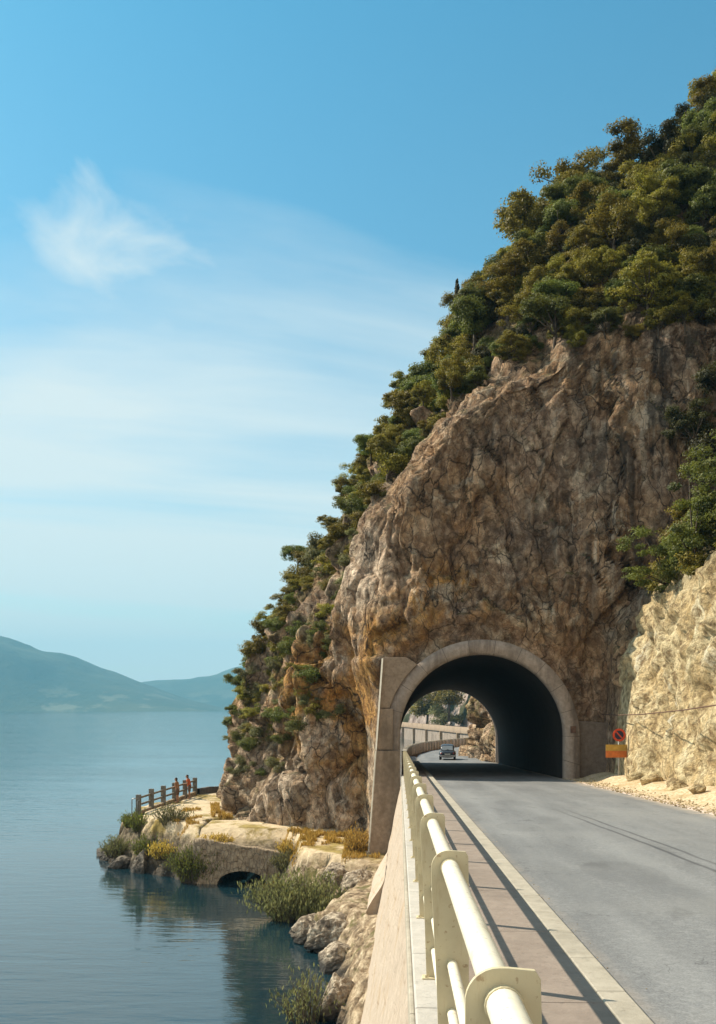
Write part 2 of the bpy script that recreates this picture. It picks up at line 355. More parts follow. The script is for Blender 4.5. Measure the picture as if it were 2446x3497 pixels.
def paint_fn(c, dirt):
    def fn(n, b):
        p = n.obj(); f = n.noise(p, 6, 7, .7); s = n.noise(p, 30, 5, .6)
        k = n.mix(n.math('MULTIPLY', n.rng(f, .48, .72), .45), c, dirt); k = n.mix(n.math('MULTIPLY', n.rng(s, .63, .68), .6), k, (.30, .17, .08)); r_ = n.noise(n.vec(p, (9, 9, 1.2)), 1.5, 6, .7); k = n.mix(n.math('MULTIPLY', n.rng(r_, .56, .68), .45), k, (.40, .27, .14)); n.put(b.inputs['Normal'], n.bump(s, .25, .004))
        n.put(b.inputs['Base Color'], k); b.inputs['Specular IOR Level'].default_value = .45
    return fn
mat('cream pipe paint', paint_fn((.86, .80, .64), (.68, .59, .42)), .38)
mat('cream post paint', paint_fn((.62, .53, .34), (.48, .39, .22)), .5)
def leaf_mat(name, dark, light, olive):
    def fn(n, b):
        oi = n.node('ShaderNodeObjectInfo').outputs['Random']; o = n.obj()
        at = n.node('ShaderNodeAttribute', attribute_name='tint').outputs['Fac']
        v = n.noise(o, 3.0, 3)
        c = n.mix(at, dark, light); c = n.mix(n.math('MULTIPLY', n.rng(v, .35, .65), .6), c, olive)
        hs = n.node('ShaderNodeHueSaturation'); n.put(hs.inputs['Color'], c); n.put(hs.inputs['Hue'], n.rng(oi, 0, 1, .484, .516)); n.put(hs.inputs['Value'], n.rng(oi, 0, 1, .75, 1.2))
        n.put(b.inputs['Base Color'], hs.outputs[0]); b.inputs['Roughness'].default_value = .6
        tr = n.node('ShaderNodeBsdfTranslucent'); n.put(tr.inputs[0], hs.outputs[0])
        mx = n.node('ShaderNodeMixShader'); mx.inputs[0].default_value = .42
        n.l.new(b.outputs[0], mx.inputs[1]); n.l.new(tr.outputs[0], mx.inputs[2]); n.l.new(mx.outputs[0], n.n['Material Output'].inputs[0])
    return mat(name, fn)
leaf_mat('olive foliage', (.075, .075, .012), (.36, .31, .045), (.29, .22, .03))
leaf_mat('green foliage', (.06, .075, .016), (.21, .24, .045), (.19, .19, .035))
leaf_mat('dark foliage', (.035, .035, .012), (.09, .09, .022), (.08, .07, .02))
leaf_mat('grey green foliage', (.10, .105, .04), (.28, .27, .11), (.21, .19, .07))
leaf_mat('dry straw', (.38, .23, .04), (.66, .46, .12), (.5, .34, .06))
simple('bark', (.11, .085, .06), .9, .35, 8, 0, .02)
simple('dark wood', (.10, .085, .07), .85, .3, 5, 0, .01)
simple('weathered post', (.17, .155, .13), .9, .3, 5, 0, .01)
simple('rusty iron', (.13, .07, .045), .7, .3, 8)
simple('grey steel', (.32, .32, .31), .45, .15, 8, .5)
simple('sign red', (.50, .06, .025), .45, .12, 6)
simple('sign ochre', (.40, .25, .05), .5, .18, 6)
simple('sign dark blue', (.02, .022, .05), .4, .1, 6)
simple('car paint', (.045, .05, .06), .25, .1, 3)
simple('car glass', (.25, .28, .30), .08, .05, 2)
simple('chrome', (.75, .75, .74), .2, .05, 4, .9)
simple('tyre rubber', (.02, .02, .02), .8, .1, 9)
simple('tail light red', (.4, .02, .015), .3, .05, 9)
simple('number plate', (.6, .6, .55), .5, .05, 9)
simple('skin', (.36, .19, .11), .6, .08, 9)
simple('dark hair', (.02, .014, .01), .6, .2, 20)
simple('orange cloth', (.45, .10, .03), .85, .12, 14)
simple('tan cloth', (.27, .14, .07), .85, .12, 14)
simple('brown cloth', (.12, .07, .045), .85, .12, 14)
def hill_fn(n, b):
    p = n.pos(); z = n.sep(p)[2]; a = n.noise(p, .004, 8, .65); f = n.noise(p, .02, 6, .7)
    c = n.mix(n.rng(a, .38, .62), (.035, .055, .022), (.075, .085, .035)); c = n.mix(n.math('MULTIPLY', n.rng(f, .5, .65), .5), c, (.03, .045, .02))
    lo = n.math('MULTIPLY', n.rng(n.noise(n.vec(p, (1, 1, 2)), .007, 6), .54, .6), n.rng(z, 120, 30)); c = n.mix(n.math('MULTIPLY', lo, .5), c, (.26, .25, .16))
    n.put(b.inputs['Base Color'], c); n.put(b.inputs['Normal'], n.bump(f, .6, 12))
mat('hill forest', hill_fn, 1.)
M = MATS

# ------------------------------------------------------------------ world, sun, haze
w = bpy.data.worlds.new('World'); sc.world = w; w.use_nodes = True
n = NT(w); bg = n.n['Background']
sky = n.node('ShaderNodeTexSky', sky_type='NISHITA'); sky.sun_disc = False; sky.sun_elevation = math.asin(SUN.z); sky.sun_rotation = math.atan2(SUN.x, SUN.y)
sky.altitude = 200; sky.air_density = 1.0; sky.dust_density = .6; sky.ozone_density = 1.5
d = n.node('ShaderNodeTexCoord').outputs['Generated']; dx, dy, dz = n.sep(d)
zz = n.math('ADD', n.math('MAXIMUM', dz, 0.), .16)
comb = n.node('ShaderNodeCombineXYZ'); n.put(comb.inputs[0], n.math('DIVIDE', dx, zz)); n.put(comb.inputs[1], n.math('DIVIDE', dy, zz)); comb.inputs[2].default_value = 3.7
cp = comb.outputs[0]
rot = n.node('ShaderNodeVectorRotate'); n.put(rot.inputs['Vector'], cp); rot.inputs['Angle'].default_value = math.radians(-20)
cv = n.vec(rot.outputs[0], (.5, 1.7, 1))
c1 = n.noise(cv, 1.15, 8, .56, .7); c2 = n.noise(n.vec(cp, (.8, 1.6, 1)), .42, 3, .5, .4)
lowf = n.rng(dz, .50, .03, 0, 1.)
cl = n.math('ADD', n.math('MULTIPLY', c1, .55), n.math('MULTIPLY', c2, .55))
cl = n.rng(n.math('ADD', cl, n.math('MULTIPLY', lowf, .25)), .55, .80)
cl = n.math('MULTIPLY', cl, n.rng(dz, .52, .36, .15, 1.))
back_fill = n.math('MULTIPLY', n.rng(dy, .25, -.35), n.rng(c2, .30, .55))  # unseen cloud bank added behind the camera to brighten the shaded cliff
cl = n.math('MAXIMUM', cl, n.math('MULTIPLY', back_fill, .8))
def blob(u, v, rx, rz, amp):
    ddx, ddz = (u-1223)/F, (2420-v)/F; c, s = math.cos(YAW), math.sin(YAW)
    V = Vector((ddx*c-s, ddx*s+c, ddz)).normalized()
    q = n.node('ShaderNodeVectorMath', operation='SUBTRACT'); n.put(q.inputs[0], d); q.inputs[1].default_value = V
    q2 = n.vec(q.outputs[0], (1/rx, 1/rx, 1/rz)); L = n.node('ShaderNodeVectorMath', operation='LENGTH'); n.put(L.inputs[0], q2)
    return n.math('MULTIPLY', n.rng(n.math('ADD', L.outputs[1], n.math('MULTIPLY', n.math('SUBTRACT', n.noise(n.vec(d, (1, 1, 1.6)), 9., 5, .55, .8), .5), 3.4)), 1.3, -.2), amp)
tot = cl
for a in ((340, 890, .07, .04, .95), (1080, 1480, .10, .03, .5), (700, 1530, .2, .02, .35), (560, 1130, .035, .03, .5), (900, 1380, .16, .022, .4), (150, 1230, .14, .02, .4)): tot = n.math('MAXIMUM', tot, blob(*a))
tint = n.mix(1.0, sky.outputs[0], n.mix(n.rng(dz, .02, .58), (.82, .93, .80), (.44, 1.07, 1.04)), 'MULTIPLY')
cloudc = n.mix(1.0, n.mix(n.rng(dz, 0, .5), (5.7, 6.1, 5.9), (5.6, 6.1, 5.9)), (1, 1, 1), 'MULTIPLY')
skyc = n.mix(n.math('MULTIPLY', tot, .85), tint, n.mix(n.rng(dy, .2, -.3), cloudc, (8.8, 7.7, 6.4)))  # added rear clouds are brighter and warmer, as fill light
n.put(bg.inputs[0], skyc); bg.inputs[1].default_value = .105
sl = bpy.data.lights.new('sun', 'SUN'); sl.energy = 5.0; sl.angle = math.radians(.53); sl.color = (1, .90, .73)
so = bpy.data.objects.new('sun', sl); col.objects.link(so); so.rotation_euler = SUN.to_track_quat('Z', 'Y').to_euler(); so.location = (-60, 30, 90)
sc.view_settings.view_transform = 'Standard'; sc.view_settings.look = 'None'; sc.view_settings.exposure = 0.6; sc.view_settings.gamma = 1
sc.cycles.max_bounces = 8; sc.cycles.diffuse_bounces = 4; sc.cycles.volume_bounces = 0; sc.cycles.use_denoising = True
HAZE = True
if HAZE:
    o = MB().box(-6000, 6000, -400, 6200, -7, 420).build('haze', None); hm = bpy.data.materials.new('haze air'); hm.use_nodes = True; hn = NT(hm)
    hn.n.remove(hn.n['Principled BSDF']); pv = hn.node('ShaderNodeVolumePrincipled'); pv.inputs['Color'].default_value = (.27, .70, .98, 1); pv.inputs['Density'].default_value = .00018; pv.inputs['Anisotropy'].default_value = .0
    hn.l.new(pv.outputs[0], hn.n['Material Output'].inputs['Volume']); o.data.materials.append(hm); tag(o, 'thin blue summer haze hanging over the lake and far hills', 'haze', kind='stuff')

# ------------------------------------------------------------------ lake, hills
def struct(o, label, cat): return tag(o, label, cat, kind='structure')
struct(MB().add([(-5900,-390,0),(5900,-390,0),(5900,6100,0),(-5900,6100,0)], [(0,1,2,3)]).build('lake', M['lake water']), 'wide blue lake with small ripples and dark cliff reflections', 'lake')
struct(MB().add([(-5900,-390,-6),(5900,-390,-6),(5900,6100,-6),(-5900,6100,-6)], [(0,1,2,3)]).build('lake_bed', M['shore ground']), 'lake bed lying out of sight under the water', 'lake bed')
def hill(name, prof, Y, depth, seed, label):
    # prof: ridge heights along X
    xs = np.linspace(prof[0][0], prof[-1][0], 220); hs = np.interp(xs, [p[0] for p in prof], [p[1] for p in prof])
    for _ in range(4): hs[1:-1] = (hs[:-2]+2*hs[1:-1]+hs[2:])/4
    t = np.linspace(0, 1, 40); prof_t = np.where(t < .6, np.sin(t/.6*PI/2)**1.15, np.cos((t-.6)/.4*PI/2)**.8)
    X = np.repeat(xs[None], 40, 0); Yv = Y+depth*t[:, None]+120*fbm(X*.0015, seed, 0, 3)
    Z = hs[None]*prof_t[:, None]; Z = Z*(1+.10*fbm(X*.004, Yv*.004, seed, 4)*np.sin(t*PI)[:, None])-1.5
    o = npmesh(name, np.stack([X, Yv, Z], -1).reshape(-1, 3), gridfaces(40, 220), M['hill forest'])
    return struct(o, label, 'hill')
def hx(u, Y): return (u-1365)/F*Y
hill('hill', [(hx(-2200,4000), 240), (hx(-900,4000), 340), (hx(-300,4000), 350), (hx(0,4000), 298), (hx(60,4000), 280), (hx(91,4000), 262), (hx(160,4000), 240), (hx(228,4000), 226), (hx(381,4000), 158), (hx(480,4000), 112), (hx(563,4000), 78), (hx(700,4000), 30), (hx(800,4000), 1)], 3300, 1100, 1., 'nearer wooded hill sloping down from the left edge to the lake')
hill('hill', [(hx(-200,5200), 60), (hx(420,5200), 132), (hx(563,5200), 158), (hx(640,5200), 166), (hx(700,5200), 174), (hx(735,5200), 186), (hx(780,5200), 200), (hx(1066,5200), 270), (hx(1900,5200), 330), (hx(2900,5200), 200)], 4400, 1300, 9., 'farther low blue hill running behind the cliff on the right')

# ------------------------------------------------------------------ cliff
S = -.031
def roadz(y): return 7.2+S*np.minimum(y, 86)
AX, AZ, AR = 3.77, 7.74, 3.75       # tunnel axis, spring height, radius at Y = 46
LV = {
 -1: [(9.8,-15),(9.3,20),(9.5,38),(9.4,46.6),(6,46.8),(2.5,46.9),(-1,47.3),(-1.9,51),(-4.3,51.9),(-8.0,54.3),(-10.8,59.6),(-11.9,67),(-11,74),(-3,77.3),(3.75,78),(8.2,78.3),(7.6,85),(6.9,93),(9.5,110),(20,128)],
 4: [(9.9,-15),(9.35,20),(9.55,38),(9.4,46.6),(6,46.8),(2.5,46.9),(-1,47.3),(-1.9,51),(-4.3,51.8),(-7.9,54.2),(-10.6,59.5),(-11.7,67),(-11,74),(-3,77.3),(3.75,78),(8.2,78.3),(7.6,85),(6.9,93),(9.5,110),(20,128)],
 8: [(10.2,-15),(9.7,20),(9.8,38),(9.5,46.7),(6,46.8),(2.5,46.9),(-1,47.4),(-1.9,50),(-4,51.4),(-7.2,54.4),(-9.7,59.6),(-10.7,65.6),(-9,73),(-2,77.3),(3.75,78),(8.2,78.3),(8,85),(7.4,93),(10.5,110),(22,128)],
 13:[(11.2,-15),(10.5,20),(10.6,38),(10.1,46.6),(6,46.2),(2.5,46.2),(-1,46.8),(-2.4,48.5),(-4,50.3),(-6.2,54),(-7.9,59.5),(-8.9,64),(-7.2,71),(-1,77),(3.75,77.8),(8.4,78.3),(8.4,85),(8,93),(11.5,110),(24,128)],
 14.6:[(12,-15),(11.2,20),(11.2,37),(11.2,46.5),(6.2,46.5),(2.6,46.5),(-1,47),(-2.3,48.6),(-3.8,50.5),(-5.6,54.2),(-7.1,59.4),(-8,63.7),(-6.4,70.8),(0,76.9),(4.4,77.8),(8.8,78.3),(8.8,85),(8.4,93),(12,110),(24.5,128)],
 16:[(17,-15),(15,20),(14.6,38),(14,46.8),(6.4,46.8),(2.8,46.9),(-.9,47.3),(-2.2,48.7),(-3.4,50.7),(-4.9,54.3),(-6.2,59.2),(-7.0,63.4),(-5.5,70.5),(1,76.7),(5.2,77.7),(9.4,78.4),(9.4,85),(9,93),(12.5,110),(25,128)],
 18:[(20,-15),(17,20),(16,38),(15,47),(7,47.1),(3,47.2),(-.8,47.6),(-2,48.8),(-3,51),(-4.2,54.5),(-5.3,59),(-6,63),(-4.5,70),(2,76.5),(6,77.5),(10,78.5),(10,85),(9.5,93),(13,110),(26,128)],
 23:[(26,-15),(22,20),(19.5,38),(17,47.2),(9,47.4),(5.5,47.5),(2.3,47.8),(1.5,49),(.5,51.5),(-.8,55),(-2,59),(-2.8,63),(-.5,69),(5,76),(8,77.5),(12,79),(12,85),(12,93),(16,110),(30,128)],
 28:[(32,-15),(27,20),(23.5,38),(19.5,48),(13,48.2),(10.5,48.6),(8.5,49.2),(6.8,50.5),(5,53),(3,56.5),(1,60),(.3,63),(3,69),(9,75.5),(12,77),(16,79),(16,85),(16,93),(20,110),(34,128)],
 34:[(38,-15),(33,22),(28,42),(23,52.5),(17,53.3),(14.5,53.8),(12.3,54.3),(10.5,55),(8.7,57),(6.8,59.3),(5.2,61.5),(4.7,64),(7,69),(12,75),(15,77),(19,79),(20,85),(20,93),(24,110),(38,128)],
 40:[(44,-15),(38,24),(33,48),(26.5,57.5),(20.5,58),(18.5,58.3),(16,58.5),(14.3,59),(12.6,60),(11,61.3),(9.6,62.7),(9.1,64.5),(11,69),(16,75),(19,77),(23,79),(24,85),(24,93),(28,110),(42,128)],
 46:[(50,-15),(44,26),(38,53),(31,61),(26,61.5),(24.5,61.7),(22.5,62),(21,62.3),(20,62.8),(19,63.4),(18,64.2),(17.6,65.5),(19,69),(23,75),(26,77),(30,79),(31,85),(31,93),(35,110),(48,128)],
 54:[(58,-15),(51,28),(45,55),(38,63),(33,63.5),(31.5,63.7),(29.5,64),(28,64.3),(27,64.8),(26,65.4),(25,66.2),(24.6,67.5),(26,71),(30,76),(33,78),(37,80),(38,86),(38,94),(42,111),(55,129)],
}
for zl, sh in ((18, .2), (23, .7), (28, 1.0), (34, 1.0), (40, 1.0), (46, 3.2), (54, 5.0)):
    LV[zl] = [(x+sh, y) if 6 <= k_ <= 13 else (x+(sh*.5 if k_ > 3 else 0), y) for k_, (x, y) in enumerate(LV[zl])]
LV[42.5] = [(x-2.2*(k_ > 3), y-1.) for k_, (x, y) in enumerate(LV[46])]
SEG = [20, 130, 64, 70, 44, 44, 30, 28, 42, 54, 46, 28, 18, 22, 16, 16, 24, 30, 14]; DZ = .17
zs_l = sorted(LV); lev = []
for zl in zs_l:
    P = np.array(LV[zl], float); pts = []
    for i, m in enumerate(SEG):
        t = np.arange(m)/m; pts.append(P[i]+(P[i+1]-P[i])*t[:, None])
    pts.append(P[-1:]); lev.append(np.concatenate(pts))
lev = np.array(lev); NC = lev.shape[1]
ci = np.concatenate([[0], np.cumsum(SEG)])     # column index of each control point
zr = np.arange(-1, 54.01, DZ); NR = len(zr)
G = np.empty((NR, NC, 3))
for k in range(2):
    tmp = np.empty((NR, NC))
    for j in range(NC): tmp[:, j] = np.interp(zr, zs_l, lev[:, j, k])
    G[:, :, k] = tmp
G[:, :, 2] = zr[:, None]
for _ in range(22): G[:, 1:-1, :2] = (G[:, :-2, :2]+2*G[:, 1:-1, :2]+G[:, 2:, :2])/4
for _ in range(14): G[1:-1, :, :2] = (G[:-2, :, :2]+2*G[1:-1, :, :2]+G[2:, :, :2])/4
def gnormals(G):
    a = np.gradient(G, axis=1); b = np.gradient(G, axis=0); N = np.cross(a, b); N /= np.linalg.norm(N, axis=-1)[..., None]+1e-9; return N
N0 = gnormals(G)
chk = N0[int(NR*.3), (ci[4]+ci[5])//2]
if chk[1] > 0: N0 = -N0
X, Y, Z = G[..., 0], G[..., 1], G[..., 2]
wx, wy = .35*noise(X*.5, Y*.5, Z*.5), .35*noise(X*.5+9, Y*.5, Z*.5)
flank = sstep(49, 52, Y)*sstep(31, 25, Z); face = sstep(50.5, 48.5, Y)
disp = 1.0*fbm(X*.11, Y*.11, Z*.06, 3)+(.5-.28*face)*ridged(X*.30+3, Y*.30, Z*.12, 4)-.3+.15*fbm(X*.9, Y*.9, Z*.42, 3)
# fractured blocks: steep slabs on the lake flank, tall vertical plates on the overhang
disp += flank*(1.15*blocks(X*.36+wx+.10*Z, Y*.36+wy, Z*.23-.12*X, 1.0, .35, .07)+.42*blocks(X*.95+.25*Z+wx, Y*.95+wy, Z*.6-.3*X, 1., .35, .08)-.15)
disp += face*(-.1+.44*blocks(X*.42+wx+.05*Z, Y*.48+wy, Z*.13, 1.1, .45, .035)+.22*blocks(X*1.1+wx+.10*Z, Y*1.2+wy, Z*.36, 1.2, .5, .04))
disp += .10*ridged(X*1.7+.3*Z, Y*1.7, Z*1.0, 3)
r1 = np.where(Z > AZ, np.hypot(X-AX, Z-AZ), np.abs(X-AX)); cz2 = AZ+S*31.5
r2 = np.where(Z > cz2, np.hypot(X-AX, Z-cz2), np.abs(X-AX))
near1 = (np.abs(Y-47) < 3) & (Z < 16); near2 = (np.abs(Y-78) < 4) & (Z < 15)
wgt = np.ones_like(disp)
wgt = np.where(near1, np.minimum(wgt, .04+.96*sstep(4.75, 6.6, r1)), wgt); wgt = np.where(near2, np.minimum(wgt, .05+.95*sstep(4.6, 6.2, r2)), wgt)
wgt = np.where((Y < 49.5) & (X < 1) & (X > -2.2) & (Z < 11.5) & (Y > 44), np.minimum(wgt, .12), wgt)
lip = np.where(near1, .55*sstep(5.0, 5.7, r1)*sstep(8.5, 6.0, r1)*sstep(9.5, 12, Z), 0)      # rock brow over the arch
cut = (np.arange(NC)[None, :] <= ci[3])
disp = np.where(cut & (Z < 15.5), (.22)*blocks(X*.8+wx, Y*.55+.25*Z+wy, Z*.5-.2*Y, 1., .3, .07)+.13*blocks(X*1.8, Y*1.5+.5*Z, Z*1.3, 1., .3, .08)+.5*ridged(X*.5, Y*.42+.2*Z, Z*.45, 6)-.25+.5*fbm(X*.25, Y*.25, Z*.25, 3)+.17*ridged(X*1.3, Y*1.2, Z*1.1+.4*Y, 4), disp)
fadeD = np.clip(np.abs(np.arange(NC)-ci[3])/10., 0, 1)[None, :]; fadeD = np.where(Z < 15.5, fadeD, 1)
disp = np.where(cut & (Y > 41) & (Z < 10), np.minimum(disp, .15), disp)
G = G+N0*(disp*wgt*(.25+.75*fadeD)+lip)[..., None]
N1 = gnormals(G)
if N1[int(NR*.3), (ci[4]+ci[5])//2][1] > 0: N1 = -N1
FQ = gridfaces(NR, NC).reshape(NR-1, NC-1, 4)
Vv = G.reshape(-1, 3)
def sub(c0, c1): return FQ[:, c0:c1].reshape(-1, 4)
def compact(V, Fq):
    u, inv = np.unique(Fq, return_inverse=True); return V[u], inv.reshape(Fq.shape)
fc = sub(ci[3]-20, NC-1); cen = Vv[fc].mean(1)
h1 = (np.abs(cen[:, 1]-47) < 3) & (np.where(cen[:, 2] > AZ, np.hypot(cen[:, 0]-AX, cen[:, 2]-AZ), np.abs(cen[:, 0]-AX)) < 4.25)
h2 = (np.abs(cen[:, 1]-78) < 3.5) & (np.where(cen[:, 2] > cz2, np.hypot(cen[:, 0]-AX, cen[:, 2]-cz2), np.abs(cen[:, 0]-AX)) < 3.9) & (cen[:, 0] < 8)
fc = fc[~(h1 | h2)]
struct(npmesh('cliff', *compact(Vv, fc), M['cliff rock'], None, False), 'tall grey brown limestone headland pierced by the road tunnel', 'cliff')
struct(npmesh('rock_cutting', *compact(Vv, sub(0, ci[3]-20)), M['pale rock'], None, False), 'sunlit pale rough rock wall beside the right edge of the road', 'rock wall')

# ------------------------------------------------------------------ road, pavement, walls
def ribbon(name, L, R, m, n=4):
    V = []; rows = len(L)
    for a, b in zip(L, R):
        for t in np.linspace(0, 1, n): V.append(np.array(a)+(np.array(b)-np.array(a))*t)
    return npmesh(name, np.array(V), gridfaces(rows, n), m)
ys = [-15, 0, 20, 46, 77, 84, 90]
Lr = [(1.485, y, roadz(y)) for y in ys]; Rr = [(7.6 if y < 78 else 6.9, y, roadz(y)) for y in ys]
zf = float(roadz(90))
Lr += [(1.9, 97, zf), (3.2, 105, zf), (5.5, 113, zf), (9, 121.6, zf), (16, 131, zf), (26, 138, zf)]
Rr += [(6.9, 97, zf), (8.4, 103, zf), (10.5, 108, zf), (13.5, 113, zf), (19, 120, zf), (28, 126, zf)]
struct(ribbon('road', Lr, Rr, M['asphalt'], 6), 'grey asphalt road running into the tunnel', 'road')
# verge on the right
vx = np.linspace(7.4, 10.8, 26); vy = np.linspace(-15, 46.9, 240); VX, VY = np.meshgrid(vx, vy)
VZ = roadz(VY)+.012-.05*sstep(7.55, 7.4, VX)+.32*sstep(7.7, 9.6, VX)**1.4+.07*fbm(VX*1.3, VY*1.3, 2, 4)*sstep(7.6, 8.2, VX)
struct(npmesh('verge', np.stack([VX, VY, VZ], -1).reshape(-1, 3), gridfaces(240, 26), M['gravel verge']), 'strip of pale gravel between the road and the rock wall', 'verge')
def slopebox(mb, x0, x1, y0, y1, h0, h1):   # box following the road's fall, heights above the road
    a, b = float(roadz(y0)), float(roadz(y1))
    return mb.hexa([(x0,y0,a+h0),(x1,y0,a+h0),(x1,y1,b+h0),(x0,y1,b+h0),(x0,y0,a+h1),(x1,y0,a+h1),(x1,y1,b+h1),(x0,y1,b+h1)])
mb = MB(); y = -3.
while y < 78: slopebox(mb, .36, 1.285, y, y+2.32, -.3, .147); y += 2.33
struct(mb.build('pavement', M['paving concrete'], None, False, .006), 'narrow pinkish grey concrete pavement between the railing and the kerb', 'pavement')
mb = MB(); y = -3.4
while y < 78: slopebox(mb, 1.288, 1.485, y, y+.995, -.3, .152); y += 1.0
struct(mb.build('kerb', M['kerb stone'], None, False, .012), 'long pale stone kerb along the left edge of the asphalt', 'kerb')
wall = empty('retaining_wall', (0, 0, 0), 0, 'battered pale pink stone retaining wall carrying the pavement above the water', 'retaining wall')
def wall_x(z, y): return .11-.205*(float(roadz(y))-.1-z)
def wallmesh(y0, y1, off, zb, step=.3, curve=None):
    yy = np.arange(y0, y1+.01, step); V = []; K = 26
    for y in yy:
        zt = float(roadz(y))+.02
        for k in range(K):
            z = zt+(zb-zt)*k/(K-1); x = wall_x(z, y)-off+.04*float(fbm(y*.9, z*.9, 1., 3))
            if curve: x += curve(y, z, zt)
            V.append((x, y, z))
    return np.array(V), gridfaces(len(yy), K)
V, Fw = wallmesh(-4, 46.2, 0, -.6); npmesh('wall_face', V, Fw, M['dressed pink stone'], wall)
# the thicker lower courses of its far end, cut off square at the near side
yy = np.arange(35.6, 44.9, .2); K = 20; V = []
for y in yy:
    for k in range(K):
        t = k/(K-1); z = 2.95-2.1*t; o_ = .02+.40*float(sstep(0, .6, t))-.10*float(sstep(42, 45, y))
        V.append((wall_x(z, y)-o_+.03*float(fbm(y*.9, z*.9, 4., 3)), y, z))
V = np.array(V); base = len(V); capv = V[:K]+np.array([.75, 0, 0])
npmesh('wing_wall', np.concatenate([V, capv]), np.concatenate([gridfaces(len(yy), K), np.array([(k, k+1, base+k+1, base+k) for k in range(K-1)])]), M['dressed pink stone'], wall)
mb = MB(); y = -3.2
while y < 45.3: slopebox(mb, .095, .355, y, y+1.545, -.14, .155); y += 1.555
mb.build('coping', M['coping concrete'], wall, False, .012)
mb = MB(); y = -3.2
while y < 45.3: slopebox(mb, .06, .094, y, y+3.1, -.10, .118); y += 3.11
mb.build('drip_edge', M['kerb stone'], wall, False, .01)

# ------------------------------------------------------------------ tunnel portal
tp = empty('tunnel_portal', (AX, 45.6, 5.8), 0, 'concrete tunnel portal with a round arch and a leaning pier on its left', 'tunnel portal')
def under(o): o.parent = tp; o.matrix_parent_inverse = Matrix.Translation(tp.location).inverted(); return o
def arc(r, a0, a1, n, cx=AX, cz=AZ): return [(cx+r*math.cos(math.radians(a0+(a1-a0)*i/n)), cz+r*math.sin(math.radians(a0+(a1-a0)*i/n))) for i in range(n+1)]
inn = [(AX-AR, 4.9)]+arc(AR, 180, 0, 48)+[(AX+AR, 4.9)]; inn2 = [(AX-AR-.04, 4.9)]+arc(AR+.12, 180, 0, 48)+[(AX+AR+.12, 4.9)]
out = [(AX-4.42, 4.9)]+arc(4.42, 180, 0, 48)+[(AX+4.42, 4.9)]
# ring: chamfered intrados edge, front face, extrados
rows = [(inn, 46.35), (inn, 45.86), (inn2, 45.74), (out, 45.72), (out, 48.0)]
V = []; L = len(inn)
for prof, yy_ in rows: V += [(x, yy_, z) for x, z in prof]
under(npmesh('arch_ring', np.array(V), gridfaces(len(rows), L), M['ring concrete'], None, False))
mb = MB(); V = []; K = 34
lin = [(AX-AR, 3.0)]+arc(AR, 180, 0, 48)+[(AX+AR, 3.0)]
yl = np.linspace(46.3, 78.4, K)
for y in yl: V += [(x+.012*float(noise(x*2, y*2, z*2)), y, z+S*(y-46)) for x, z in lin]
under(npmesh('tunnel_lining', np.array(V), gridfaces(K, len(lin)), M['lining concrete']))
# exit ring
V = []
for prof, yy_ in ((lin, 78.3), (lin, 78.62), ([(AX-4.6, 3)]+arc(4.6, 180, 0, 48)+[(AX+4.6, 3)], 78.62), ([(AX-4.6, 3)]+arc(4.6, 180, 0, 48)+[(AX+4.6, 3)], 76.5)): V += [(x, yy_, z+S*32.5) for x, z in prof]
under(npmesh('exit_ring', np.array(V), gridfaces(4, len(lin)), M['ring concrete'], None, False))
# pier with its battered left side, in three lifts
def lift(z0, z1, y0, xr0, xr1, name='pier_block'):
    xl = lambda z: -1.46+(z-1.6)*.071
    m = MB().hexa([(xl(z0),y0,z0),(xr0,y0,z0),(xr0,50.5,z0),(xl(z0),50.5,z0),(xl(z1),y0,z1),(xr1,y0,z1),(xr1,50.5,z1),(xl(z1),50.5,z1)])
    return under(m.build(name, M['portal concrete'], None, False, .02))
xl_ = lambda z: -1.46+(z-1.6)*.071
for z0_, z1_ in ((1.4, 7.07), (7.12, 11.3)):
    m_ = MB().hexa([(xl_(z0_)-.05,45.62,z0_),(xl_(z0_)+.03,45.425,z0_),(xl_(z0_)+.03,45.66,z0_),(xl_(z0_)-.004,45.9,z0_),(xl_(z1_)-.05,45.62,z1_),(xl_(z1_)+.03,45.425,z1_),(xl_(z1_)+.03,45.66,z1_),(xl_(z1_)-.004,45.9,z1_)])
    under(m_.build('edge_trim', M['kerb stone'], None))
lift(1.4, 7.08, 45.45, .018, .018); lift(7.11, 9.0, 45.56, -.3, -.3)
prof = [(-.93, 9.03), (-.55, 9.03)]+[p for p in arc(4.42, 163, 132, 8)]+[(.3, 11.35), (-.78, 11.35)]
under(MB().prism(prof, 45.62, 49.8).build('pier_block', M['portal concrete'], None, False, .02))
mat('stained concrete', conc_fn((.13, .10, .075), (.23, .18, .14), .7), .9)
under(MB().prism([(8.1, 4.5), (9.75, 4.5), (9.75, 8.05), (9.55, 8.35), (8.1, 8.45)], 46.02, 47.5).build('side_wall', M['stained concrete'], None, False, .03))
# small metal box and bracket on the arch ring
under(MB().box(7.78, 8.02, 45.62, 45.72, 7.9, 8.2).build('junction_box', M['rusty iron'], None, False, .01))

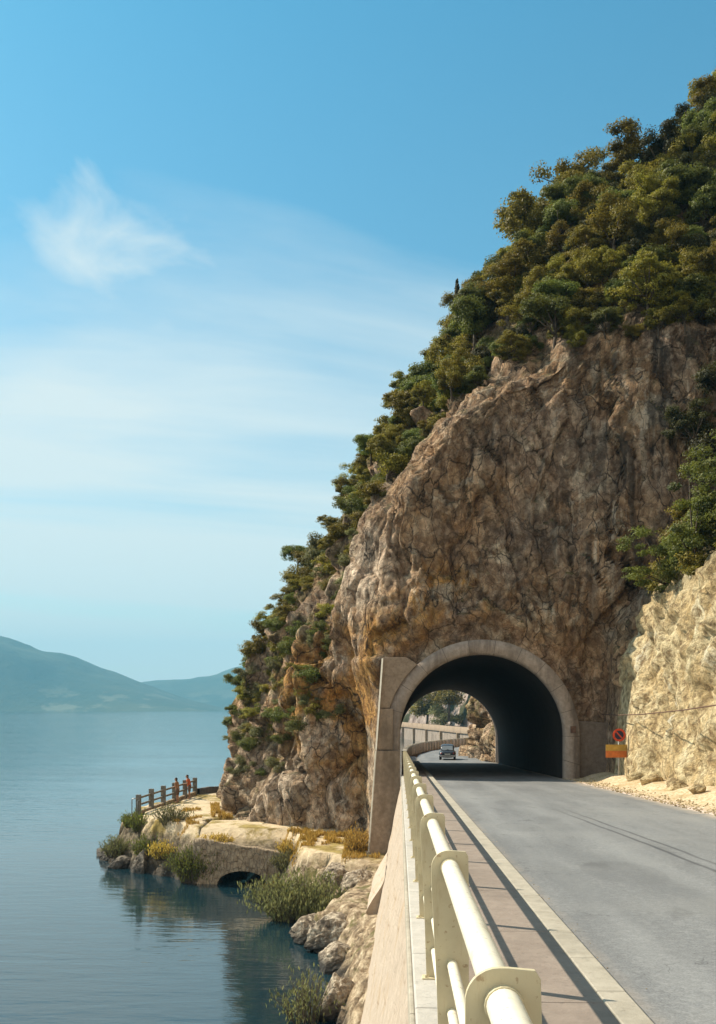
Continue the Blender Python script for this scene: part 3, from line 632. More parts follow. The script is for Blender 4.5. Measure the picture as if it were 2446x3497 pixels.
# ------------------------------------------------------------------ railing
rail = empty('guard_railing', (.23, 0, 7.3), 0, 'cream painted tubular guard railing with rounded plate posts along the pavement edge', 'railing')
px0, px1 = -.085, .085
prof = [(-.045, 0), (.085, 0)]+[(.085+.004*0, .98)]+[(.082, 1.115), (.07, 1.135)]+[(.01, 1.14)]+[(-.01+.075*math.cos(math.radians(a)), 1.065+.075*math.sin(math.radians(a))) for a in range(90, 185, 12)]+[(-.085, .98), (-.062, .55)]
proto = MB().prism(prof, -.008, .008).box(-.075, .115, -.05, .05, -.002, .012).tube([(-.05,-.03,.01),(-.05,-.03,.03)], .009, 6).tube([(.09,-.03,.01),(.09,-.03,.03)], .009, 6).tube([(0,-.028,1.06),(0,.028,1.06)], .0445, 18).tube([(.01,-.024,.62),(.01,.024,.62)], .0275, 12).tube([(.01,-.024,.40),(.01,.024,.40)], .0275, 12).tube([(.01,-.024,.19),(.01,.024,.19)], .0275, 12).build('post', M['cream post paint'], rail, False, .002)
ypost = [2.22+2.33*i for i in range(-1, 19)]
for i, y in enumerate(ypost):
    o = proto if i == 0 else proto.copy()
    if i: col.objects.link(o); o.parent = rail
    o.location = (0, y, float(roadz(y))+.155-7.3)
for nm, dz_, r, xo in (('top_rail', 1.06, .040, .0), ('lower_rail', .62, .024, .01), ('lower_rail', .40, .024, .01), ('lower_rail', .19, .024, .01)):
    y0, y1 = .2, 45.4
    MB().tube([(xo, y, float(roadz(y))+.155+dz_-7.3) for y in np.linspace(y0, y1, 24)], r, 20).build(nm, M['cream pipe paint'], rail, True)

# ------------------------------------------------------------------ road sign, cable, gravel
sg = empty('no_parking_sign', (9.15, 42, float(roadz(42))+.2), math.radians(4), 'round red rimmed no parking sign above a red and ochre board by the rock', 'road sign')
MB().tube([(0, 0, -.3), (0, 0, 1.95)], .03, 10).build('pole', M['grey steel'], sg, True)
def disc(r, y0, y1, cz, n=36): return MB().prism([(r*math.cos(2*PI*k/n), cz+r*math.sin(2*PI*k/n)) for k in range(n)], y0, y1)
sd = disc(.27, -.055, -.035, 1.80).build('sign_disc', M['sign red'], sg); disc(.185, -.061, -.0552, 1.80).build('blue_field', M['sign dark blue'], sd)
c_, s_ = math.cos(math.radians(-48)), math.sin(math.radians(-48))
MB().prism([(c_*a-s_*b_, 1.80+s_*a+c_*b_) for a, b_ in ((-.178,-.026),(.178,-.026),(.178,.026),(-.178,.026))], -.066, -.0613).build('slash', M['sign red'], sd)
simple('sign orange', (.46, .13, .03), .5, .2, 6)
bd = MB().box(-.56, .56, -.05, -.03, .86, 1.14).build('lower_board', M['sign orange'], sg, False, .004)
MB().box(-.56, .56, -.05, -.03, 1.143, 1.40).build('upper_board', M['sign ochre'], sg, False, .004)
mb = MB()
cpts = [(9.3, 46.2, 8.75), (9.25, 43, 8.72), (9.1, 38, 8.78), (8.98, 32, 8.95), (8.85, 26, 9.2), (8.7, 18, 9.6)]
tag(mb.tube(cpts, .022, 6).build('cable', M['rusty iron'], None, True), 'dark cable strung along the sunlit rock wall behind the sign', 'cable')
def stones(name, pts, m, label, cat, kind='stuff'):
    mb = MB()
    for (x, y, z, r) in pts:
        mb.sphere((x, y, z), (r*random.uniform(.7, 1.2), r*random.uniform(.7, 1.2), r*random.uniform(.4, .8)), 6, 4)
    o = mb.build(name, m); return tag(o, label, cat, kind=kind)
pts = []
for _ in range(0):
    a, b_ = rng.normal(0, .35), rng.normal(0, .16); x = 1.9+a; y = 10.0+b_*3
    if x > 1.52: pts.append((x, y, float(roadz(y))+.004, rng.uniform(.004, .012)))
for _ in range(300):
    y = rng.uniform(2, 40); x = 1.5+abs(rng.normal(0, .1)); pts.append((x, y, float(roadz(y))+.003, rng.uniform(.003, .009)))
for _ in range(900):
    y = rng.uniform(22, 46); x = 7.45+abs(rng.normal(0, .5)); pts.append((min(x, 9.2), y, float(roadz(y))+.02+.1*max(0, min(x, 9)-7.8), rng.uniform(.012, .035)))
stones('gravel', pts, M['pale rock'], 'loose gravel scattered along both edges of the asphalt', 'gravel')
# fallen rocks at the foot of the rock wall
def rock(name, loc, size, seed, m, label, group=None, parent=None):
    mb = MB().sphere((0, 0, 0), 1, 34, 22); v = np.array(mb.v)
    nrm = v/np.linalg.norm(v, axis=1)[:, None]
    rr = np.random.RandomState(int(seed*100)); pl = rr.normal(size=(13, 3)); pl /= np.linalg.norm(pl, axis=1)[:, None]; dd_ = rr.uniform(.62, .95, 13)
    dt = nrm@pl.T; rad = np.min(np.where(dt > .15, dd_/np.maximum(dt, .15), 9), axis=1); rad = np.minimum(rad, 1.25)
    rad = rad+.10*ridged(nrm[:, 0]*2.2+seed, nrm[:, 1]*2.2, nrm[:, 2]*2.2, 3)+.05*fbm(nrm[:, 0]*5+seed, nrm[:, 1]*5, nrm[:, 2]*5, 2)
    v = nrm*rad[:, None]*np.array(size)
    mb.v = [tuple(p) for p in v]; o = mb.build(name, m, None, False); o.location = loc; o.rotation_euler = (0, 0, seed*1.7)
    return tag(o, label, 'rock', group)
for i, (x, y, s_) in enumerate(((9.05, 33, .32), (9.2, 36.5, .42), (8.85, 30, .24), (9.3, 39.3, .36), (9.1, 28, .3))):
    rock('fallen_rock', (x, y, float(roadz(y))+.3), (s_, s_, s_*.75), i*2.3+1, M['pale rock'], 'pale fallen stone lying at the foot of the sunlit rock wall', 'fallen stones by the rock wall')

# ------------------------------------------------------------------ shore terrain
SH = [(.6,-6),(-.9,5),(-1.2,15),(-1.55,22),(-1.75,29),(-2.05,34.4),(-2.7,36.5),(-3.7,38.4),(-3.3,40.5),(-2.6,42.3),(-4.4,44.3),(-5.6,46.8),(-5.9,50.2),(-6.7,50.9),(-6.7,54.5),(-9.4,55),(-9.45,51.2),(-11,51.2),(-12.6,53.0),(-14.4,54.4),(-15.9,56.2),(-17,58.6),(-17.7,60.7),(-17.0,64),(-16.3,67),(-15.7,70),(-14.6,75.5),(-11,79),(-4,82),(3,82),(3,-6)]
SHP = np.array(SH)
def sdist(Xq, Yq):
    P = np.stack([Xq, Yq], -1); dm = np.full(Xq.shape, 1e9); ins = np.zeros(Xq.shape, bool)
    for a, b_ in zip(SHP, np.roll(SHP, -1, 0)):
        e = b_-a; w_ = P-a; t = np.clip((w_@e)/(e@e), 0, 1); dm = np.minimum(dm, np.linalg.norm(w_-t[..., None]*e, axis=-1))
        cnd = ((a[1] <= Yq) != (b_[1] <= Yq)); xi = a[0]+(Yq-a[1])/(e[1] if abs(e[1]) > 1e-9 else 1e-9)*e[0]; ins ^= cnd & (Xq < xi)
    return np.where(ins, dm, -dm)
def hp(y, x): return np.interp(y, [-6, 20, 32, 38, 42, 44.5, 47, 50, 56, 60, 70, 82], [1.2, 1.9, 1.7, 1.5, 1.7, 2.3, 2.45, 2.55, 2.8, 2.9, 3.0, 2.6])
def shoreheight(x, y):
    x, y = np.asarray(x, float), np.asarray(y, float)
    dd = sdist(x, y)+.30*fbm(x*.8, y*.8, 3., 4)*sstep(8, 0, np.abs(y-40))+.16*fbm(x*1.1, y*1.1, 7., 3)+.45*fbm(x*.55, y*.55, 11., 3)*sstep(50, 53, y)*sstep(-9.5, -11, x)
    top = hp(y, x)
    slope = np.where(y < 45.5, 1.25, np.where(x < -10, 1.9, 2.6))
    z = np.minimum(top, np.where(dd > 0, .05+dd*slope, dd*1.2))
    k = sstep(.0, .5, top-z)
    bx_, by_ = np.atleast_1d(x), np.atleast_1d(y); bl = blocks(bx_*1.1+.3*noise(bx_, by_, 0.), by_*1.1, np.full(bx_.shape, .3)+.4*by_*.3, 1., .35, .08)+.4*blocks(bx_*2.7, by_*2.7, np.full(bx_.shape, 3.3), 1., .3, .08)
    bl = bl.reshape(x.shape)
    rough = (.18*ridged(x*.9, y*.9, 1.3, 4)+.42*bl)*np.clip((top-z)+.25*(y < 44), 0, 1)
    return z+rough*(z > -.4)+.035*fbm(x*1.2, y*1.2, 5., 4)
gx = np.arange(-20, 3.01, .11); gy = np.concatenate([np.arange(-6, 26, .3), np.arange(26, 74, .12), np.arange(74, 83, .4)])
GX, GY = np.meshgrid(gx, gy); GZ = shoreheight(GX, GY)
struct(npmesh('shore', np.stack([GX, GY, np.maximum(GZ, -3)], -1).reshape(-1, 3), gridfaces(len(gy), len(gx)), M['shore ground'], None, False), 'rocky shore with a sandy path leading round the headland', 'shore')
# culvert
cv_ = empty('stone_culvert', (-8.05, 50.8, 0), math.radians(0), 'old stone culvert with a low dark arch at the water under the path', 'culvert')
aw, ah = 1.3, .72
prof = [(-2.3, -.8), (-aw, -.8), (-aw, -.02)]+[(-aw*math.cos(PI*k/14), -.02+ah*math.sin(PI*k/14)) for k in range(1, 14)]+[(aw, -.02), (aw, -.8), (2.5, -.8), (2.7, 1.45), (1.0, 1.72), (-.6, 1.95), (-1.8, 2.2), (-2.5, 2.25)]
# outline must be simple: build as strips (arch side to top side)
n_ = 30; V = []; xs_ = np.linspace(-2.5, 2.7, n_)
def topz(x): return float(np.interp(x, [-2.5, -1.8, -.6, 1, 2.7], [2.3, 2.25, 2.05, 1.8, 1.5]))
def botz(x): return -.8 if abs(x) >= aw else -.02+ah*math.sqrt(max(0, 1-(x/aw)**2))
xs_ = np.array(sorted(list(np.linspace(-2.5, -aw-.001, 8))+list(-aw*np.cos(np.linspace(0, PI, 21)))+list(np.linspace(aw+.001, 2.7, 8))))
fine_x = np.array(sorted(list(np.linspace(-2.6, -aw-.001, 20))+list(-aw*np.cos(np.linspace(0, PI, 27)))+list(np.linspace(aw+.001, 2.8, 20)))); KZ = 16; V = []
for x in fine_x:
    zb_, zt_ = botz(x), topz(x)+.07*float(noise(x*2.2, .3, 1.))
    for k in range(KZ):
        z = zb_+(zt_-zb_)*k/(KZ-1); V.append((x, -.12-.10*(.5-k/KZ)-.5*max(0, abs(x+.0)-2.2)*-1., z))
    for yv in (.15, .45): V.append((x, yv, zt_))
    V.append((x, .45, zb_)); V.append((x, -.12, zb_-.001))
V = np.array(V); bl = blocks(V[:, 0]*3.2, V[:, 1]*0+.4, V[:, 2]*2.4, .8, .5, .06); fr = (V[:, 1] < .1); V[fr, 1] -= .05*bl[fr]
npmesh('culvert_wall', V, gridfaces(len(fine_x), KZ+4), M['old masonry'], cv_, False)
mb = MB(); ring_n = 15
for k in range(ring_n):
    a0, a1 = PI*(k+.04)/ring_n, PI*(k+.96)/ring_n
    p = [(-r*math.cos(a), -.02+(ah/aw)*r*math.sin(a)) for a, r in ((a0, aw-.02), (a1, aw-.02), (a1, aw+.36), (a0, aw+.36))]
    mb.hexa([(x, -.19, z) for x, z in p]+[(x, -.10, z) for x, z in p])
mb.build('voussoirs', M['old masonry'], cv_, False)
V = []
for j in range(8):
    for i in range(16): x = -2.45+5.1*i/15; yv = .44+4.2*j/7; V.append((x, yv, max(topz(x)-.02, float(hp(50.8+yv, 0))-.02)*1. if j > 1 else topz(x)-.02))
npmesh('deck', np.array(V), gridfaces(8, 16), M['shore ground'], cv_)
# shore rocks
RK = [(-18.1, 60.6, .0, (.9, .6, .4), 'dark low rock at the tip of the promontory, lowest at the water'), (-17.2, 58.9, .15, (.7, .6, .7), 'dark slanting boulder just behind the promontory tip'),
      (-15.8, 55.9, .0, (.65, .5, .5), 'grey boulder at the waterline below the fence corner bushes'), (-14.3, 54.2, .2, (.55, .4, .9), 'upright slab of rock leaning at the water left of the dark bush'),
      (-3.5, 38.5, .3, (.95, .8, .6), 'pale pointed rock jutting into the water below the large bush'), (-2.6, 36.9, .55, (.8, .9, .7), 'pale ridged rock against the retaining wall above the dark water'),
      (-2.2, 34.3, .3, (.6, .8, .65), 'broken white rock at the water beside the retaining wall foot'), (-1.7, 29.2, .3, (.5, .9, .8), 'brown rock at the wall foot nearest the bottom edge'),
      (-2.9, 44.4, 1.6, (.8, .6, .5), 'cream rock lying on the slope above the large bush'), (-1.9, 42.4, 1.6, (.8, .7, .6), 'cream boulder beside the curved wing of the wall')]
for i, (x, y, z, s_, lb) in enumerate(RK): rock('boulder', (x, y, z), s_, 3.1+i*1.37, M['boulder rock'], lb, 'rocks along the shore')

# ------------------------------------------------------------------ promontory fence, people, low wall
A, B = Vector((-15.35, 58.0, 0)), Vector((-14.2, 68.6, 0)); fl = 6
fe = empty('fence', (A.x, A.y, max(2.72, float(shoreheight(A.x, A.y)))), 0, 'weathered post and rail fence on a low kerb at the promontory edge', 'fence'); FZ = fe.location.z
for i in range(fl):
    p = A.lerp(B, i/(fl-1))-Vector((A.x, A.y, 0)); zz_ = max(2.72, float(shoreheight(p.x+A.x, p.y+A.y)))-FZ
    MB().box(p.x-.14, p.x+.14, p.y-.12, p.y+.12, zz_-.9, zz_+1.22).build('post', M['weathered post'], fe, False, .015)
e = B-A; z0 = 0.0; z1 = float(shoreheight(B.x, B.y))-FZ
for h in (1.02, .62):
    MB().hexa([(-.05, .1, h-.055), (.05, .1, h-.055), (e.x+.05, e.y, z1+h-.055), (e.x-.05, e.y, z1+h-.055), (-.05, .1, h+.055), (.05, .1, h+.055), (e.x+.05, e.y, z1+h+.055), (e.x-.05, e.y, z1+h+.055)]).build('rail', M['weathered post'], fe, False, .01)
MB().hexa([(-.11, .1, -.2), (.11, .1, -.2), (e.x+.11, e.y, z1-.2), (e.x-.11, e.y, z1-.2), (-.11, .1, .27), (.11, .1, .27), (e.x+.11, e.y, z1+.27), (e.x-.11, e.y, z1+.27)]).build('kerb_wall', M['old masonry'], fe, False, .02)
MB().tube([(-.35, -.15, -.25), (-.35, -.15, .95), (-.30, -.15, 1.0), (.0, -.12, 1.0)], .03, 8).build('bent_pipe', M['grey steel'], fe, True)
MB().tube([(.02, -.16, -.2), (-.02, -.16, .85), (.1, -.14, .92)], .03, 8).build('bent_pipe', M['grey steel'], fe, True)
mb = MB(); a_, b_ = Vector((-14.15, 69.0, 0)), Vector((-12.3, 74.2, 0)); Lw = 16
V = []
for i in range(Lw):
    p = a_.lerp(b_, i/(Lw-1)); z = float(shoreheight(p.x, p.y)); h = .42+.05*float(noise(i*.7, 0, 0))
    V += [(p.x-.22, p.y, z-.3), (p.x-.2, p.y, z+h), (p.x+.2, p.y, z+h), (p.x+.22, p.y, z-.3)]
tag(npmesh('low_wall', np.array(V), gridfaces(Lw, 4), M['dark wood'], None, False), 'dark low wall running from the fence end to the cliff foot', 'wall')

def voxel(name, mb, m, parent, vs):
    o = mb.build(name, m, None); r = o.modifiers.new('r', 'REMESH'); r.mode = 'VOXEL'; r.voxel_size = vs
    sm = o.modifiers.new('s', 'SMOOTH'); sm.iterations = 3; sm.factor = .5
    dg = bpy.context.evaluated_depsgraph_get(); me = bpy.data.meshes.new_from_object(o.evaluated_get(dg)); me.name = name
    bpy.data.objects.remove(o); me.materials.clear()
    return link(name, me, m, parent, True)
def person(loc, rz, label, top_m, bottom_m, lean, armup, group, h=1.62):
    pr = empty('person', loc, rz, label, 'person', group); k = h/1.62
    P = lambda x, y, z: (x*k, y*k, z*k)
    # facing +Y; lean shifts the upper body forward
    def up(z): return lean*max(0, z-.85)*.55
    b = MB(); arms = []
    for s in (-1, 1):
        b.tube([P(s*.085, 0, .84), P(s*.10, .012, .46), P(s*.10, -.005, .07)], [.082*k, .056*k, .034*k], 12)
        b.sphere(P(s*.10, .012, .46), .056*k); b.tube([P(s*.10, -.05, .035), P(s*.11, .10, .028), P(s*.115, .165, .02)], [.036*k, .036*k, .022*k], 10)
        sh = (s*.165, up(1.32), 1.32); el = (s*.22, up(1.06)+.05+.06*armup, 1.06+.04*armup); wr = (s*.15, up(1.0)+.25, .99+.09*armup)
        b.tube([P(*sh), P(*el)], [.046*k, .036*k], 10); b.sphere(P(*sh), .05*k); b.sphere(P(*el), .037*k); b.tube([P(*el), P(*wr)], [.036*k, .024*k], 10)
        pc = (wr[0]-s*.012, wr[1]+.045, wr[2]-.005); b.sphere(P(*pc), (.038*k, .048*k, .017*k), 10, 7)
        for q, ln in enumerate((.062, .072, .068, .052)):
            fx = pc[0]+(q-1.5)*.018; b.tube([P(fx, pc[1]+.03, pc[2]), P(fx, pc[1]+.03+ln*.6, pc[2]-.008), P(fx, pc[1]+.03+ln*.85, pc[2]-.034)], [.0095*k, .0085*k, .0075*k], 7)
        b.tube([P(pc[0]-s*.03, pc[1]-.012, pc[2]), P(pc[0]-s*.055, pc[1]+.02, pc[2]-.012), P(pc[0]-s*.058, pc[1]+.045, pc[2]-.024)], [.012*k, .010*k, .008*k], 7)
    b.sphere(P(0, 0, .88), (.155*k, .105*k, .12*k), 14, 10)
    b.tube([P(0, 0, .86), P(0, up(1.08), 1.08), P(0, up(1.28), 1.28), P(0, up(1.36), 1.37)], [.125*k, .105*k, .125*k, .075*k], 14)
    b.sphere(P(0, up(1.26), 1.27), (.165*k, .095*k, .12*k), 14, 10)
    b.tube([P(0, up(1.36), 1.34), P(0, up(1.44)+.012, 1.45)], [.055*k, .047*k], 12)
    hy = up(1.5)+.025; b.sphere(P(0, hy, 1.515), (.072*k, .09*k, .105*k), 16, 12); b.sphere(P(0, hy+.03, 1.46), (.052*k, .055*k, .05*k), 12, 8)
    b.tube([P(0, hy+.085, 1.535), P(0, hy+.108, 1.50)], [.010*k, .016*k], 8)
    b.sphere(P(0, hy+.082, 1.462), (.022*k, .012*k, .009*k), 8, 6)
    for s in (-1, 1): b.sphere(P(s*.074, hy-.005, 1.51), (.012*k, .022*k, .03*k), 8, 6)
    body = voxel('body', b, M['skin'], pr, .011*k)
    for s in (-1, 1): MB().sphere(P(s*.028, hy+.082, 1.53), (.012*k, .008*k, .008*k), 8, 6).build('eye', M['dark hair'], pr, True)
    hb = MB().sphere(P(0, hy-.022, 1.548), (.086*k, .092*k, .088*k), 16, 12).sphere(P(0, hy-.065, 1.47), (.068*k, .045*k, .10*k), 12, 9); voxel('hair', hb, M['dark hair'], pr, .014*k)
    t = MB(); t.tube([P(0, 0, .84), P(0, up(1.08), 1.08), P(0, up(1.28), 1.27), P(0, up(1.37), 1.385)], [.15*k, .128*k, .143*k, .078*k], 16); t.sphere(P(0, up(1.26), 1.27), (.18*k, .112*k, .125*k), 16, 10)
    for s in (-1, 1): t.tube([P(s*.14, up(1.32), 1.33), P(s*.205, up(1.17)+.04, 1.17)], [.066*k, .056*k], 12)
    voxel('shirt', t, top_m, pr, .014*k)
    q = MB().sphere(P(0, 0, .875), (.172*k, .125*k, .125*k), 16, 10)
    for s in (-1, 1): q.tube([P(s*.088, 0, .86), P(s*.10, .01, .50)], [.10*k, .078*k], 14)
    voxel('trousers', q, bottom_m, pr, .014*k)
    return pr
def fx(t): p = A.lerp(B, t); return p
g_ = 'two people at the promontory fence'
p = fx(.52)+Vector((.46, .1, 0)); person((p.x, p.y, float(shoreheight(p.x, p.y))), math.radians(82), 'dark haired person in tan shirt standing at the fence, left of the pair', M['tan cloth'], M['brown cloth'], .25, .2, g_, 1.60)
p = fx(.76)+Vector((.44, 0, 0)); person((p.x, p.y, float(shoreheight(p.x, p.y))), math.radians(95), 'dark haired person in orange red shirt leaning at the fence, right of the pair', M['orange cloth'], M['brown cloth'], .4, .3, g_, 1.60)

# ------------------------------------------------------------------ plants
def leaves_mesh(name, centers, nrm, size, m, parent, aspect=.55, tint=None, droop=0., up=False):
    n_ = len(centers); r_ = np.random.RandomState(len(name)+n_)
    t = r_.normal(size=(n_, 3))
    if up: t[:, 2] = np.abs(t[:, 2])*3+1.2
    t[:, 2] -= droop; t -= (t*nrm).sum(1)[:, None]*nrm*(0 if up else .8); t /= np.linalg.norm(t, axis=1)[:, None]+1e-9
    b = np.cross(nrm, t); b /= np.linalg.norm(b, axis=1)[:, None]+1e-9
    s = size[:, None]; c = centers
    V = np.stack([c-t*s, c+b*s*aspect+nrm*s*.12, c+t*s, c-b*s*aspect+nrm*s*.12], 1).reshape(-1, 3)
    o = npmesh(name, V, np.arange(n_*4).reshape(-1, 4), m, parent, False)
    a = o.data.attributes.new('tint', 'FLOAT', 'FACE'); tv = tint if tint is not None else r_.rand(n_)
    a.data.foreach_set('value', tv.astype(np.float32)); return o
def clump_crown(seed, nclump, per, rad, squash, leaf, spread, low=.25):
    r_ = np.random.RandomState(seed); C = []; lim = []
    lobes = [(r_.normal(size=3)*np.array([.42, .42, .30]), r_.uniform(.3, .62)) for _ in range(7)]
    for i in range(nclump):
        lc, lr = lobes[i % 7]; d_ = r_.normal(size=3); d_ /= np.linalg.norm(d_); d_[2] = d_[2] if d_[2] > -.55 else -d_[2]
        p = (lc+d_*lr*r_.uniform(.5, 1.0)*(1.5 if i % 7 == 0 else 1.))*rad*np.array([1, 1, squash]); lim.append(p)
        k = int(per*r_.uniform(.5, 1.4)); q = r_.normal(size=(k, 3)); q /= np.linalg.norm(q, axis=1)[:, None]; q *= (r_.rand(k)**.45)[:, None]*np.array([1.15, 1.15, .6])
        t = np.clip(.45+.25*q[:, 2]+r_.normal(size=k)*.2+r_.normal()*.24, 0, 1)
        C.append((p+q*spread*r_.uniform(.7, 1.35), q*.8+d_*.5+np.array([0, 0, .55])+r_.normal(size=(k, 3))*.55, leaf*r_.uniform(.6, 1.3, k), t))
    c = np.concatenate([a[0] for a in C]); nn = np.concatenate([a[1] for a in C]); nn /= np.linalg.norm(nn, axis=1)[:, None]
    return c, nn, np.concatenate([a[2] for a in C]), np.concatenate([a[3] for a in C]), lim
PROT = {}
def tree_proto(key, kind, seed, nclump, per, rad, squash, leaf, spread, m, cz, name):
    r = bpy.data.objects.new(name, None); r.empty_display_size = .3
    c, nn, s, t, lim = clump_crown(seed, nclump, per, rad, squash, leaf, spread); c[:, 2] += cz
    cr = leaves_mesh('crown' if kind == 'tree' else 'foliage', c, nn, s, m, None, .55, t); cr.parent = r
    mb = MB(); top = Vector((.02, -.01, cz*.75)); mb.tube([(0, 0, -.25), (.01, 0, cz*.35), top], [.035, .028, .02], 7)
    for p in lim[::max(1, len(lim)//12)]:
        e_ = Vector((p[0], p[1], p[2]+cz)); mid = top.lerp(e_, .5)+Vector((0, 0, -.03)); mb.tube([Vector((0, 0, cz*.45)).lerp(top, random.random()), mid, e_], [.014, .009, .004], 5)
    tk = mb.build('trunk' if kind == 'tree' else 'stem', M['bark'], r, True); PROT[key] = r
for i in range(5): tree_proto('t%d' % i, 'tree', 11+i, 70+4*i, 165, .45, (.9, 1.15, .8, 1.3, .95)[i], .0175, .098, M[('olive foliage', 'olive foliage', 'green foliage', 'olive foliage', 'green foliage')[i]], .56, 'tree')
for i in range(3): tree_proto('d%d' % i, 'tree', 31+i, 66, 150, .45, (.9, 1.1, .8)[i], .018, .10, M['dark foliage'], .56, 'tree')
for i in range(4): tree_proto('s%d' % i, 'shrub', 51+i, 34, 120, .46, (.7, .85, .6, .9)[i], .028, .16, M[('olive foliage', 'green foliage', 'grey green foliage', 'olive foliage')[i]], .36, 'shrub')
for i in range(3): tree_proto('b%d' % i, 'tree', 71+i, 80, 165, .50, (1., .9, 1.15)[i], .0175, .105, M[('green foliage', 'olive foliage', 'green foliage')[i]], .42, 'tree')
used = set()
def place(key, loc, size, rz, label, cat, group=None, name=None, sq=1.):
    r = PROT[key]
    if key in used:
        o = r.copy(); col.objects.link(o)
        for ch in r.children: c = ch.copy(); col.objects.link(c); c.parent = o
    else:
        used.add(key); o = r; col.objects.link(o)
    if name: o.name = name
    o.location = loc; o.scale = (size, size, size*sq); o.rotation_euler = (rng.normal()*.06, rng.normal()*.06, rz)
    for k in ('label', 'category', 'group'):
        if k in o: del o[k]
    tag(o, label, cat, group); return o
# candidate spots on the cliff surface
SIL = [(505,1650),(505,1560),(560,1440),(600,1380),(640,1300),(700,1210),(730,1140),(790,1050),(850,960),(920,800),(990,720),(1080,650),(1130,500),(1230,430),(1280,330),(1440,310),(1560,250),(1570,130)]
ORD = ['first','second','third','fourth','fifth','sixth','seventh','eighth','ninth','tenth','eleventh','twelfth','thirteenth','fourteenth','fifteenth','sixteenth','seventeenth','eighteenth','nineteenth','twentieth','twenty-first','twenty-second','twenty-third','twenty-fourth','twenty-fifth','twenty-sixth','twenty-seventh','twenty-eighth','twenty-ninth','thirtieth']+['far up']*60
spots = []   # (loc, size, kind, zone)
def try_add(loc, size, kind, zone, sp):
    for q in spots:
        if (Vector(q[0])-Vector(loc)).length < sp*.5*(size+q[1])*.9: return False
    spots.append((loc, size, kind, zone)); return True
def colrow(c0, c1, z0, z1):
    c = rng.randint(ci[c0], ci[c1]); r = rng.randint(int((z0+1)/DZ), int((z1+1)/DZ)); return r, c, G[r, c], N1[r, c]
# ridge line: the outermost column of the flank
for z in np.arange(9.5, 52, 1.15):
    r = min(NR-2, int((z+1)/DZ)); best = min(range(ci[9], ci[12]), key=lambda c: proj(*G[r, c])[0]); p = G[r, best]
    sz = float(np.interp(z, [9, 20, 30, 40, 50], [1.9, 2.3, 2.9, 3.6, 4.2]))*rng.uniform(.75, 1.3)
    try_add(tuple(p+N1[r, best]*-.25+np.array([.15, 0, -.1])), sz, 't' if z > 17 else ('t' if rng.rand() < .5 else 's'), 'ridge', .42)
# wood above the overhang
cnt = 0
while cnt < 3600:
    cnt += 1; r, c, p, nn = colrow(3, 12, 27.5, 51)
    u, v = proj(*p)
    if u > 2680 or v < -150: continue
    sz = float(np.interp(p[2], [27, 34, 42, 52], [2.6, 3.1, 3.6, 4.0]))*rng.uniform(.5, 1.45)
    try_add(tuple(p+np.array([0, 0, -.35])), sz, 'd' if rng.rand() < .14 else 't', 'wood', .52)
cnt = 0
while cnt < 90:
    cnt += 1; r, c, p, nn = colrow(9, 12, 5.2, 10.5)
    if p[1] < 53.5 or float(nn@(np.array([0, 0, CAMZ])-p)) < -4: continue
    try_add(tuple(p-nn*.12), rng.uniform(.8, 1.5), 's', 'flank', .66)
cnt = 0     # brow of the overhang and the lake flank
while cnt < 4200:
    cnt += 1; r, c, p, nn = colrow(7, 12, 6.5, 27.5); u, v = proj(*p)
    f = float(fbm(p[0]*.3, p[1]*.3, p[2]*.3, 2)); du = u-np.interp(v, [q[1]*1.523 for q in SIL[::-1]], [q[0]*1.523 for q in SIL[::-1]])
    lim_ = -.55 if du < 85 else (-.15 if du < 190 else .2)
    if float(nn@(np.array([0, 0, CAMZ])-p)) < -4 or du < -12: continue
    if p[1] < 51 or f < lim_+(.12 if p[2] < 9 else 0): continue
    sz = float(np.interp(p[2], [6, 14, 22, 28], [1.1, 1.35, 1.9, 2.7]))*rng.uniform(.55, 1.3)
    try_add(tuple(p-nn*.15), sz, 's' if (p[2] < 21 and rng.rand() < .85) else 't', 'flank', .56)
# ledge over the rock cutting
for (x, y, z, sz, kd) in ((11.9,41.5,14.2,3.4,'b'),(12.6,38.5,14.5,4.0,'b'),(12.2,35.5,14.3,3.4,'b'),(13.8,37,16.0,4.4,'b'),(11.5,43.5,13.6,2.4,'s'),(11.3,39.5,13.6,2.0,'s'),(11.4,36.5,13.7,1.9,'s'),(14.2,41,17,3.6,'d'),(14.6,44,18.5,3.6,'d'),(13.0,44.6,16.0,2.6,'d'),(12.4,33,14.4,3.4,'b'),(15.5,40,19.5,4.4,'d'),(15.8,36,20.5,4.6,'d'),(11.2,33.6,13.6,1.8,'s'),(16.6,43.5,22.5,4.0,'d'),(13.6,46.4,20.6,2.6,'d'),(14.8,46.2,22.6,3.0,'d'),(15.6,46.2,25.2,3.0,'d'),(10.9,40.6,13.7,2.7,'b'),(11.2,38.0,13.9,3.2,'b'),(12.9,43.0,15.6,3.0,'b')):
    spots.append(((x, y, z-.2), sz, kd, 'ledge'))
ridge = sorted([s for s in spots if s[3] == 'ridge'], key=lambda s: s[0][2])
rank = {id(s): i for i, s in enumerate(ridge)}
